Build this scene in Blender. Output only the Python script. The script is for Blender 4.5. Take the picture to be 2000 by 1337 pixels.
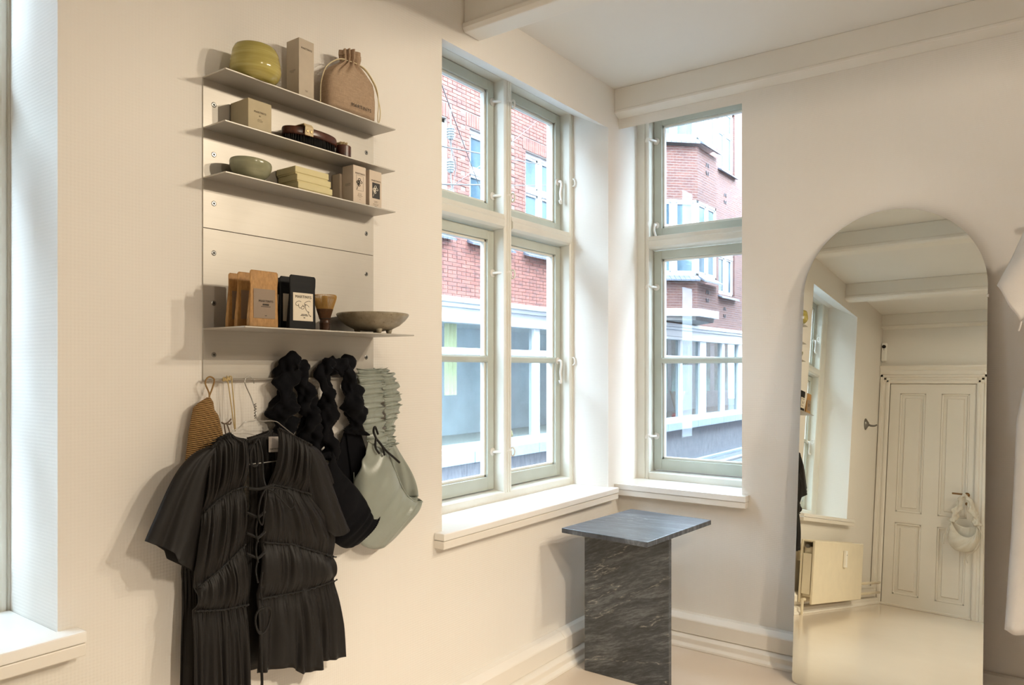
import bpy, math, random
from mathutils import Vector, Matrix
from math import sin, cos, pi, radians, sqrt, floor

for _o in list(bpy.data.objects):
    bpy.data.objects.remove(_o, do_unlink=True)
random.seed(7)
SC = bpy.context.scene
COL = SC.collection

# ------------------------------------------------------------------ camera
CAM = (-3.515, -1.867, 1.35)
cd = bpy.data.cameras.new('camera'); cd.sensor_width = 36.0; cd.lens = 26.28
cd.shift_y = 0.02625; cd.clip_start = 0.02; cd.clip_end = 200
co = bpy.data.objects.new('camera', cd); COL.objects.link(co)
co.location = CAM; co.rotation_euler = (pi/2, 0, radians(-53.891))
SC.camera = co

# ------------------------------------------------------------------ sky, lamps, exposure
W = bpy.data.worlds.new('overcast_sky'); SC.world = W; W.use_nodes = True
bg = W.node_tree.nodes['Background']
bg.inputs['Color'].default_value = (0.70, 0.84, 1.0, 1); bg.inputs['Strength'].default_value = 16.0

def spot(name, loc, target, watts, cone=120, blend=0.6, color=(1.0, 0.76, 0.5), rad=0.035):
    d = bpy.data.lights.new(name, 'SPOT'); d.energy = watts; d.color = color
    d.spot_size = radians(cone); d.spot_blend = blend; d.shadow_soft_size = rad
    o = bpy.data.objects.new(name, d); COL.objects.link(o); o.location = loc
    v = Vector(target) - Vector(loc); o.rotation_euler = v.to_track_quat('-Z', 'Y').to_euler()
    return o
# warm ceiling spots of the shop, then unseen spots added as fill
LC = (1.0, 0.86, 0.675)
spot('ceiling_and_fill_spot', (-1.05, -3.05, 2.70), (-1.95, 0.0, 0.75), 84, 84, 0.7, color=LC, rad=0.025)
spot('ceiling_and_fill_spot', (-0.70, -2.65, 2.70), (-1.35, 0.0, 1.25), 54, 86, 0.7, color=LC, rad=0.025)
spot('ceiling_and_fill_spot', (-2.55, -3.6, 2.70), (-2.4, 0.0, 0.20), 52, 80, 0.7, color=LC, rad=0.025)  # unseen spot put in as fill on the left wall
spot('ceiling_and_fill_spot', (-2.6, -3.9, 2.70), (-2.2, -2.3, 0.0), 290, 76, 0.6, color=LC)  # added floor spot; its bounce fills the room
spot('ceiling_and_fill_spot', (-2.95, -2.3, 2.70), (-4.6, -0.5, 0.9), 42, 90, 0.8, color=LC, rad=0.04)  # added spot to brighten the door wall
spot('ceiling_and_fill_spot', (-3.3, -3.3, 2.70), (0.0, -1.2, 1.45), 78, 70, 0.8, color=LC, rad=0.04)  # added spot to brighten the right wall

SC.view_settings.view_transform = 'Standard'; SC.view_settings.look = 'None'
SC.view_settings.gamma = 1.0; SC.view_settings.use_curve_mapping = False
SC.view_settings.exposure = 0.42
SC.cycles.max_bounces = 10; SC.cycles.diffuse_bounces = 6; SC.cycles.glossy_bounces = 5
SC.cycles.transparent_max_bounces = 16
SC.cycles.caustics_reflective = False; SC.cycles.caustics_refractive = False
SC.cycles.sample_clamp_indirect = 6.0

# ------------------------------------------------------------------ materials
MATS = {}
def srgb(h):
    h = h.lstrip('#'); out = []
    for i in (0, 2, 4):
        c = int(h[i:i+2], 16)/255
        out.append(c/12.92 if c <= 0.04045 else ((c+0.055)/1.055)**2.4)
    return tuple(out)
class NT:
    def __init__(s, name):
        s.m = bpy.data.materials.new(name); s.m.use_nodes = True; s.t = s.m.node_tree; s.n = s.t.nodes
        s.b = s.n['Principled BSDF']; s.out = s.n['Material Output']
    def add(s, typ, **kw):
        nd = s.n.new(typ)
        for k, v in kw.items(): setattr(nd, k, v)
        return nd
    def link(s, a, b): s.t.links.new(a, b)
    def math(s, op, a, b=None):
        nd = s.add('ShaderNodeMath', operation=op)
        for i, v in enumerate((a, b)):
            if v is None: continue
            if isinstance(v, (int, float)): nd.inputs[i].default_value = v
            else: s.link(v, nd.inputs[i])
        return nd.outputs[0]
    def coord(s, which='Object'): return s.add('ShaderNodeTexCoord').outputs[which]
    def noise(s, vec, scale, detail=3, rough=0.5, dist=0.0):
        nd = s.add('ShaderNodeTexNoise'); nd.inputs['Scale'].default_value = scale
        nd.inputs['Detail'].default_value = detail; nd.inputs['Roughness'].default_value = rough
        nd.inputs['Distortion'].default_value = dist
        s.link(vec, nd.inputs['Vector']); return nd.outputs['Fac']
    def mapping(s, vec, scale=(1,1,1), rot=(0,0,0), loc=(0,0,0)):
        nd = s.add('ShaderNodeMapping'); nd.inputs['Scale'].default_value = scale
        nd.inputs['Rotation'].default_value = rot; nd.inputs['Location'].default_value = loc
        s.link(vec, nd.inputs['Vector']); return nd.outputs[0]
    def ramp(s, fac, stops):
        nd = s.add('ShaderNodeValToRGB'); cr = nd.color_ramp
        while len(cr.elements) < len(stops): cr.elements.new(0.5)
        for e, (p, c) in zip(cr.elements, stops):
            e.position = p; e.color = (*c, 1) if len(c) == 3 else c
        s.link(fac, nd.inputs['Fac']); return nd.outputs['Color']
    def mix(s, fac, a, b):
        nd = s.add('ShaderNodeMix', data_type='RGBA')
        for idx, v in ((0, fac), (6, a), (7, b)):
            if isinstance(v, (int, float)): nd.inputs[idx].default_value = v
            elif isinstance(v, tuple): nd.inputs[idx].default_value = (*v, 1)
            else: s.link(v, nd.inputs[idx])
        return nd.outputs[2]
    def bump(s, h, dist=0.002, strength=0.5):
        nd = s.add('ShaderNodeBump'); nd.inputs['Distance'].default_value = dist
        nd.inputs['Strength'].default_value = strength
        s.link(h, nd.inputs['Height']); s.link(nd.outputs[0], s.b.inputs['Normal'])
    def schlick(s, f0=0.03):
        lw = s.add('ShaderNodeLayerWeight'); lw.inputs['Blend'].default_value = 0.5
        return s.math('ADD', s.math('MULTIPLY', s.math('POWER', lw.outputs['Facing'], 5.0), 1-f0), f0)
    def color(s, c):
        if isinstance(c, tuple): s.b.inputs['Base Color'].default_value = (*c, 1)
        else: s.link(c, s.b.inputs['Base Color'])

def mat(name, col, rough=0.6, metal=0.0, var=0.06, vscale=12, bump=0.0, bscale=80, spec=0.5, trans=0.0, sheen=0.0, coat=0.0):
    """painted, woven or moulded surface with slight procedural mottling"""
    if name in MATS: return MATS[name]
    t = NT(name); c = srgb(col) if isinstance(col, str) else col
    v = t.coord()
    f = t.noise(v, vscale, 3)
    a = tuple(max(0, x*(1-var)) for x in c); b = tuple(min(1, x*(1+var)) for x in c)
    t.color(t.ramp(f, [(0.3, a), (0.7, b)]))
    t.b.inputs['Roughness'].default_value = rough; t.b.inputs['Metallic'].default_value = metal
    t.b.inputs['Specular IOR Level'].default_value = spec
    if sheen: t.b.inputs['Sheen Weight'].default_value = sheen
    if coat: t.b.inputs['Coat Weight'].default_value = coat; t.b.inputs['Coat Roughness'].default_value = 0.08
    if trans: t.b.inputs['Subsurface Weight'].default_value = 0.0
    if bump: t.bump(t.noise(v, bscale, 2), 0.002, bump)
    if trans:
        tr = t.add('ShaderNodeBsdfTranslucent'); tr.inputs['Color'].default_value = (*c, 1)
        mx = t.add('ShaderNodeMixShader'); mx.inputs[0].default_value = trans
        t.link(t.b.outputs[0], mx.inputs[1]); t.link(tr.outputs[0], mx.inputs[2]); t.link(mx.outputs[0], t.out.inputs['Surface'])
    MATS[name] = t.m; return t.m

def wallpaper(name, col, rough=0.62, pitch=0.0085, strength=0.20):
    """painted woven glass-fibre wallpaper: fine diagonal weave relief"""
    t = NT(name); c = srgb(col); v = t.coord()
    sep = t.add('ShaderNodeSeparateXYZ'); t.link(v, sep.inputs[0])
    u = t.math('ADD', sep.outputs[0], sep.outputs[1]); k = pi/pitch
    a = t.math('MULTIPLY', t.math('ADD', u, sep.outputs[2]), k); b = t.math('MULTIPLY', t.math('SUBTRACT', u, sep.outputs[2]), k)
    h = t.math('MULTIPLY', t.math('SINE', a), t.math('SINE', b))
    n = t.noise(v, 160, 2); h2 = t.math('ADD', h, t.math('MULTIPLY', n, 1.2))
    t.bump(h2, 0.0011, strength)
    f = t.noise(v, 1.6, 4)
    t.color(t.ramp(f, [(0.3, tuple(x*0.97 for x in c)), (0.7, c)]))
    t.b.inputs['Roughness'].default_value = rough; t.b.inputs['Specular IOR Level'].default_value = 0.35
    return t.m

def marble(name, plane, ang, dark=('#25282a', '#43474a', '#71767a'), vein='#c3beb4', streak=1.0):
    """dark streaked marble; plane: which two world axes the slab face shows"""
    t = NT(name); v = t.coord()
    sep = t.add('ShaderNodeSeparateXYZ'); t.link(v, sep.inputs[0])
    cb = t.add('ShaderNodeCombineXYZ')
    a, b, c = plane
    t.link(sep.outputs[a], cb.inputs[0]); t.link(sep.outputs[b], cb.inputs[1]); t.link(sep.outputs[c], cb.inputs[2])
    r = t.mapping(cb.outputs[0], rot=(0, 0, radians(ang)))
    wob = t.noise(r, 5, 4, 0.6)
    w3 = t.add('ShaderNodeVectorMath', operation='ADD'); wc = t.add('ShaderNodeCombineXYZ')
    t.link(t.math('MULTIPLY', t.math('SUBTRACT', wob, 0.5), 0.035), wc.inputs[1]); t.link(r, w3.inputs[0]); t.link(wc.outputs[0], w3.inputs[1])
    q = w3.outputs[0]
    f = t.noise(t.mapping(q, scale=(5, 34*streak, 5)), 1.0, 7, 0.62)
    g = t.noise(t.mapping(q, scale=(26, 150*streak, 26)), 1.0, 5, 0.7)
    h = t.noise(q, 3.2, 3)
    fm = t.math('ADD', t.math('ADD', t.math('MULTIPLY', f, 0.5), t.math('MULTIPLY', g, 0.35)), t.math('MULTIPLY', h, 0.15))
    base = t.ramp(fm, [(0.36, srgb(dark[0])), (0.5, srgb(dark[1])), (0.64, srgb(dark[2]))])
    w = t.noise(t.mapping(q, scale=(1.6, 7, 2), loc=(0.3, 1.1, 0)), 1.0, 5, 0.55)
    d = t.math('ABSOLUTE', t.math('SUBTRACT', w, 0.56))
    vm = t.ramp(d, [(0.0, (0.6,)*3), (0.005, (0.2,)*3), (0.012, (0,)*3)])
    br = t.ramp(g, [(0.45, (0,)*3), (0.6, (1,)*3)])
    t.color(t.mix(t.math('MULTIPLY', vm, br), base, srgb(vein))); t.b.inputs['Roughness'].default_value = 0.3
    t.bump(g, 0.0006, 0.15)
    return t.m

def glass(name, tint=(0.93, 0.98, 0.97), refl=0.07):
    t = NT(name)
    tr = t.add('ShaderNodeBsdfTransparent'); tr.inputs[0].default_value = (*tint, 1)
    gl = t.add('ShaderNodeBsdfGlossy'); gl.inputs['Roughness'].default_value = 0.02
    mx = t.add('ShaderNodeMixShader')
    k = t.math('ADD', t.math('MULTIPLY', t.schlick(), 0.9), refl*0.3)
    t.link(k, mx.inputs[0]); t.link(tr.outputs[0], mx.inputs[1]); t.link(gl.outputs[0], mx.inputs[2])
    t.link(mx.outputs[0], t.out.inputs['Surface']); t.n.remove(t.b)
    return t.m

def dusty_glass(name):
    """old pane with a thin film of street dust"""
    t = NT(name); v = t.coord()
    tr = t.add('ShaderNodeBsdfTransparent'); tr.inputs[0].default_value = (0.93, 0.975, 0.985, 1)
    df = t.add('ShaderNodeBsdfTranslucent'); df.inputs[0].default_value = (0.92, 0.96, 1.0, 1)
    gl = t.add('ShaderNodeBsdfGlossy'); gl.inputs['Roughness'].default_value = 0.015
    f = t.noise(t.mapping(v, scale=(60, 60, 5)), 1.0, 4, 0.6)
    dk = t.math('MULTIPLY', f, 0.012)
    m1 = t.add('ShaderNodeMixShader'); t.link(dk, m1.inputs[0]); t.link(tr.outputs[0], m1.inputs[1]); t.link(df.outputs[0], m1.inputs[2])
    m2 = t.add('ShaderNodeMixShader'); t.link(t.schlick(), m2.inputs[0]); t.link(m1.outputs[0], m2.inputs[1]); t.link(gl.outputs[0], m2.inputs[2])
    t.link(m2.outputs[0], t.out.inputs['Surface']); t.n.remove(t.b)
    return t.m

def brick_mat(name, geo=False):
    """red facing brick; geo: one tone for each modelled brick, else the whole bond with its joints"""
    t = NT(name)
    pos = t.add('ShaderNodeNewGeometry').outputs['Position']
    sep = t.add('ShaderNodeSeparateXYZ'); t.link(pos, sep.inputs[0])
    cols = [(0.0, srgb('#7d4a40')), (0.35, srgb('#8d5245')), (0.7, srgb('#9a5f50')), (1.0, srgb('#6d443e'))]
    if geo:
        row = t.math('FLOOR', t.math('DIVIDE', sep.outputs[2], 0.0667))
        half = t.math('MULTIPLY', t.math('MODULO', row, 2.0), 0.5)
        cx = t.math('FLOOR', t.math('ADD', t.math('DIVIDE', sep.outputs[0], 0.12), half))
        wn = t.add('ShaderNodeTexWhiteNoise', noise_dimensions='2D')
        cb = t.add('ShaderNodeCombineXYZ'); t.link(cx, cb.inputs[0]); t.link(row, cb.inputs[1]); t.link(cb.outputs[0], wn.inputs['Vector'])
        n = t.noise(pos, 30, 3)
        t.color(t.mix(t.math('MULTIPLY', n, 0.35), t.ramp(wn.outputs['Value'], cols), srgb('#a9857a')))
    else:
        cb = t.add('ShaderNodeCombineXYZ'); t.link(t.math('SUBTRACT', sep.outputs[0], sep.outputs[1]), cb.inputs[0]); t.link(sep.outputs[2], cb.inputs[1])
        br = t.add('ShaderNodeTexBrick'); t.link(cb.outputs[0], br.inputs['Vector'])
        br.inputs['Scale'].default_value = 1.0; br.inputs['Mortar Size'].default_value = 0.006
        br.inputs['Brick Width'].default_value = 0.24; br.inputs['Row Height'].default_value = 0.0667
        br.inputs['Color1'].default_value = (*srgb('#653d36'), 1); br.inputs['Color2'].default_value = (*srgb('#784a3d'), 1)
        br.inputs['Mortar'].default_value = (*srgb('#8d827b'), 1); br.inputs['Bias'].default_value = -0.1
        n = t.noise(pos, 3, 4)
        t.color(t.mix(t.math('MULTIPLY', n, 0.3), br.outputs['Color'], srgb('#806961')))
        t.bump(t.math('SUBTRACT', 1.0, br.outputs['Fac']), 0.006, 0.6)
    t.b.inputs['Roughness'].default_value = 0.9
    return t.m

def brushed(name, col, rough=0.34):
    t = NT(name); v = t.coord(); c = srgb(col)
    f = t.noise(t.mapping(v, scale=(2.2, 40, 140)), 1.5, 4, 0.6)
    g = t.noise(v, 5, 4, 0.6)
    t.color(t.ramp(t.math('ADD', t.math('MULTIPLY', f, 0.4), t.math('MULTIPLY', g, 0.6)), [(0.3, tuple(x*0.9 for x in c)), (0.7, c)]))
    t.b.inputs['Metallic'].default_value = 0.55
    rr = t.add('ShaderNodeMapRange'); t.link(g, rr.inputs[0]); rr.inputs[3].default_value = rough-0.05; rr.inputs[4].default_value = rough+0.14
    t.link(rr.outputs[0], t.b.inputs['Roughness'])
    return t.m

M = {}
M['wall'] = wallpaper('wallpaper_paint', '#e7e3dc')
M['ceil'] = mat('ceiling_paint', '#e2dfd9', 0.7, var=0.015, vscale=2)
M['beam'] = mat('beam_paint', '#e4e0d8', 0.55, var=0.02, vscale=3)
M['trim'] = mat('trim_paint', '#e6e1d8', 0.38, var=0.02, vscale=5, bump=0.05)
M['sill'] = mat('sill_gloss_paint', '#edebe6', 0.14, var=0.01, vscale=4)
M['frame'] = mat('window_frame_paint', '#dcdad0', 0.35, var=0.03, vscale=8)
M['sash'] = mat('sash_paint', '#babfb5', 0.4, var=0.04, vscale=10)
M['white_metal'] = mat('white_painted_metal', '#e8e6e0', 0.3, var=0.02)
M['glass'] = dusty_glass('window_pane_glass')
M['alu'] = brushed('brushed_aluminium', '#c2bdb4', 0.42)
M['screw'] = mat('screw_steel', '#8b8b88', 0.3, 1.0)
M['dark'] = mat('dark_recess', '#1c1b1a', 0.6)
M['marble'] = marble('grey_marble_slab', (1, 2, 0), 22)
M['marble_sky_lit'] = marble('grey_marble_sky_lit', (1, 0, 2), 8, dark=('#30343a', '#4c525a', '#7c848d'), vein='#c5c8cc', streak=1.3)  # paler, bluer copy: sky reflection on the top put into its colour
def _floor():
    t = NT('painted_floor'); v = t.coord(); c = srgb('#dccfc0')
    f = t.noise(v, 1.3, 5, 0.6)
    t.color(t.ramp(f, [(0.3, tuple(x*0.95 for x in c)), (0.7, c)]))
    t.b.inputs['Roughness'].default_value = 0.13; t.b.inputs['Specular IOR Level'].default_value = 0.5
    t.bump(t.noise(v, 9, 2), 0.0015, 0.12)
    return t.m
M['floor'] = _floor()
def _mirror():
    t = NT('mirror_silver'); t.b.inputs['Metallic'].default_value = 1.0
    v = t.coord(); f = t.noise(v, 0.7, 2)
    t.color(t.ramp(f, [(0.0, (0.88, 0.90, 0.84)), (1.0, (0.90, 0.92, 0.86))])); t.b.inputs['Roughness'].default_value = 0.0
    return t.m
M['mirror'] = _mirror()

# ------------------------------------------------------------------ mesh helpers
class MB:
    def __init__(s): s.v = []; s.f = []
    def quad(s, a, b, c, d):
        n = len(s.v); s.v += [tuple(a), tuple(b), tuple(c), tuple(d)]; s.f.append((n, n+1, n+2, n+3)); return s
    def box(s, x0, x1, y0, y1, z0, z1):
        n = len(s.v)
        s.v += [(x0,y0,z0),(x1,y0,z0),(x1,y1,z0),(x0,y1,z0),(x0,y0,z1),(x1,y0,z1),(x1,y1,z1),(x0,y1,z1)]
        s.f += [tuple(n+i for i in q) for q in ((0,3,2,1),(4,5,6,7),(0,1,5,4),(1,2,6,5),(2,3,7,6),(3,0,4,7))]
        return s
    def prism(s, poly, fn, a0, a1):
        """extrude the 2-D polygon from a0 to a1; fn(p, q, a) -> point"""
        n = len(s.v); k = len(poly)
        s.v += [tuple(fn(p, q, a0)) for p, q in poly] + [tuple(fn(p, q, a1)) for p, q in poly]
        for i in range(k): s.f.append((n+i, n+(i+1)%k, n+k+(i+1)%k, n+k+i))
        s.f.append(tuple(n+i for i in reversed(range(k)))); s.f.append(tuple(n+k+i for i in range(k)))
        return s
    def grid(s, fn, nu, nv, cu=False, cv=False):
        n = len(s.v)
        for j in range(nv):
            for i in range(nu): s.v.append(tuple(fn(i/(nu if cu else nu-1), j/(nv if cv else nv-1))))
        for j in range(nv if cv else nv-1):
            for i in range(nu if cu else nu-1):
                a = n+j*nu+i; b = n+j*nu+(i+1)%nu; c = n+((j+1)%nv)*nu+(i+1)%nu; d = n+((j+1)%nv)*nu+i
                s.f.append((a, b, c, d))
        return s
    def lathe(s, prof, cx, cy, cz, n=48, sx=1.0, sy=1.0):
        m = len(s.v); k = len(prof)
        for r, z in prof:
            for i in range(n):
                a = 2*pi*i/n; s.v.append((cx+r*cos(a)*sx, cy+r*sin(a)*sy, cz+z))
        for j in range(k-1):
            for i in range(n):
                s.f.append((m+j*n+i, m+j*n+(i+1)%n, m+(j+1)*n+(i+1)%n, m+(j+1)*n+i))
        s.f.append(tuple(m+i for i in reversed(range(n)))); s.f.append(tuple(m+(k-1)*n+i for i in range(n)))
        return s
    def tube(s, path, r, n=8, closed=False, cap=True):
        P = [Vector(p) for p in path]; k = len(P); m = len(s.v)
        R = r if callable(r) else (lambda t: r)
        up = None
        for i, p in enumerate(P):
            if closed: d = P[(i+1) % k]-P[i-1]
            else: d = P[min(i+1, k-1)]-P[max(i-1, 0)]
            d = d.normalized() if d.length > 1e-9 else Vector((0, 0, 1))
            if up is None:
                up = Vector((0, 0, 1)) if abs(d.z) < 0.9 else Vector((1, 0, 0))
            a = (up-d*up.dot(d)).normalized(); up = a; b = d.cross(a)
            rr = R(i/max(1, k-1))
            for j in range(n):
                w = 2*pi*j/n; s.v.append(tuple(p+a*(rr*cos(w))+b*(rr*sin(w))))
        for i in range(k if closed else k-1):
            for j in range(n):
                s.f.append((m+i*n+j, m+i*n+(j+1)%n, m+((i+1)%k)*n+(j+1)%n, m+((i+1)%k)*n+j))
        if cap and not closed:
            s.f.append(tuple(m+j for j in reversed(range(n)))); s.f.append(tuple(m+(k-1)*n+j for j in range(n)))
        return s
    def cyl(s, a, b, r, n=16): return s.tube([a, b], r, n)
    def mesh(s, name):
        me = bpy.data.meshes.new(name); me.from_pydata(s.v, [], s.f); me.update(); return me

def fix_normals(me):
    import bmesh
    bm = bmesh.new(); bm.from_mesh(me); bmesh.ops.recalc_face_normals(bm, faces=bm.faces); bm.to_mesh(me); bm.free()
def attach(o, parent):
    if parent is not None:
        o.parent = parent
        o.matrix_parent_inverse = Matrix.Translation(-WORLD_LOC.get(parent.name, Vector((0, 0, 0))))
WORLD_LOC = {}
def obj(name, mb, m, parent=None, smooth=False, bevel=0.0, solid=0.0, subsurf=0, normals=True, seg=2):
    me = mb.mesh(name) if isinstance(mb, MB) else mb
    if normals and isinstance(mb, MB): fix_normals(me)
    me.materials.clear(); me.materials.append(m)
    o = bpy.data.objects.new(name, me); COL.objects.link(o)
    if smooth:
        for p in me.polygons: p.use_smooth = True
    attach(o, parent)
    if solid:
        d = o.modifiers.new('thickness', 'SOLIDIFY'); d.thickness = solid; d.offset = 0
    if bevel:
        d = o.modifiers.new('bevel', 'BEVEL'); d.width = bevel; d.segments = seg; d.limit_method = 'ANGLE'; d.angle_limit = radians(40)
    if subsurf:
        d = o.modifiers.new('subsurf', 'SUBSURF'); d.levels = subsurf; d.render_levels = subsurf
    return o
def tag(o, label, cat=None, group=None, kind=None):
    if label: o['label'] = label
    if cat: o['category'] = cat
    if group: o['group'] = group
    if kind: o['kind'] = kind
    return o
def thing(name, loc, label, cat, group=None, kind=None):
    o = bpy.data.objects.new(name, None); COL.objects.link(o); o.location = loc; o.empty_display_size = 0.05
    WORLD_LOC[o.name] = Vector(loc)
    return tag(o, label, cat, group, kind)
def inst(name, me, m, loc, parent, rot=(0,0,0), scale=(1,1,1)):
    o = bpy.data.objects.new(name, me); COL.objects.link(o)
    if not me.materials: me.materials.append(m)
    o.location = loc; o.rotation_euler = rot; o.scale = scale; attach(o, parent); return o
def lerp(a, b, t): return a+(b-a)*t
def interp(pts, t):
    """piecewise-linear lookup on [(t, value), ...]"""
    if t <= pts[0][0]: return pts[0][1]
    for (a, va), (b, vb) in zip(pts, pts[1:]):
        if t <= b: return va+(vb-va)*((t-a)/(b-a) if b > a else 0)
    return pts[-1][1]
def smooth_path(pts, n=8):
    """Catmull-Rom through the points"""
    P = [Vector(p) for p in pts]; out = []
    for i in range(len(P)-1):
        p0, p1, p2, p3 = P[max(i-1, 0)], P[i], P[i+1], P[min(i+2, len(P)-1)]
        for k in range(n):
            t = k/n; out.append(0.5*((2*p1)+(p2-p0)*t+(2*p0-5*p1+4*p2-p3)*t*t+(3*p1-p0-3*p2+p3)*t**3))
    out.append(P[-1]); return out
def curve_at(path, t):
    k = t*(len(path)-1); i = min(int(k), len(path)-2); return path[i].lerp(path[i+1], k-i)
def text(name, body, loc, size, m, parent, rot=(pi/2, 0, 0), align='CENTER', space=1.1):
    c = bpy.data.curves.new(name, 'FONT'); c.body = body; c.size = size; c.align_x = align; c.align_y = 'CENTER'
    c.extrude = 0.00012; c.space_character = space; c.resolution_u = 3; c.materials.append(m)
    tmp = bpy.data.objects.new('tmp_text', c); COL.objects.link(tmp)
    bpy.context.view_layer.update()
    me = bpy.data.meshes.new_from_object(tmp.evaluated_get(bpy.context.evaluated_depsgraph_get())); me.name = name
    bpy.data.objects.remove(tmp, do_unlink=True); bpy.data.curves.remove(c)
    if not me.materials: me.materials.append(m)
    o = bpy.data.objects.new(name, me); COL.objects.link(o); o.location = loc; o.rotation_euler = rot; attach(o, parent); return o

def holed(mb, fn, a0, a1, z0, z1, d0, d1, holes):
    """wall slab from d0 to d1 with rectangular holes (a0, a1, z0, z1); fn(a, d, z) -> point"""
    A = sorted({a0, a1, *[h[0] for h in holes], *[h[1] for h in holes]}); A = [a for a in A if a0 <= a <= a1]
    Z = sorted({z0, z1, *[h[2] for h in holes], *[h[3] for h in holes]}); Z = [z for z in Z if z0 <= z <= z1]
    def solid(i, j):
        if not (0 <= i < len(A)-1 and 0 <= j < len(Z)-1): return False
        a = (A[i]+A[i+1])/2; z = (Z[j]+Z[j+1])/2
        return not any(h[0] < a < h[1] and h[2] < z < h[3] for h in holes)
    for i in range(len(A)-1):
        for j in range(len(Z)-1):
            if not solid(i, j): continue
            x0, x1, y0, y1 = A[i], A[i+1], Z[j], Z[j+1]
            mb.quad(fn(x0,d0,y0), fn(x1,d0,y0), fn(x1,d0,y1), fn(x0,d0,y1))
            mb.quad(fn(x0,d1,y0), fn(x1,d1,y0), fn(x1,d1,y1), fn(x0,d1,y1))
            if not solid(i-1, j): mb.quad(fn(x0,d0,y0), fn(x0,d1,y0), fn(x0,d1,y1), fn(x0,d0,y1))
            if not solid(i+1, j): mb.quad(fn(x1,d0,y0), fn(x1,d1,y0), fn(x1,d1,y1), fn(x1,d0,y1))
            if not solid(i, j-1): mb.quad(fn(x0,d0,y0), fn(x1,d0,y0), fn(x1,d1,y0), fn(x0,d1,y0))
            if not solid(i, j+1): mb.quad(fn(x0,d0,y1), fn(x1,d0,y1), fn(x1,d1,y1), fn(x0,d1,y1))
    return mb
FL = lambda a, d, z: (a, d, z)          # left wall: along X, depth outwards +Y
FR = lambda a, d, z: (d, a, z)          # right wall: along Y, depth outwards +X
XB = -4.687; YN = -5.2; HC = 2.81; TH = 0.36

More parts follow.
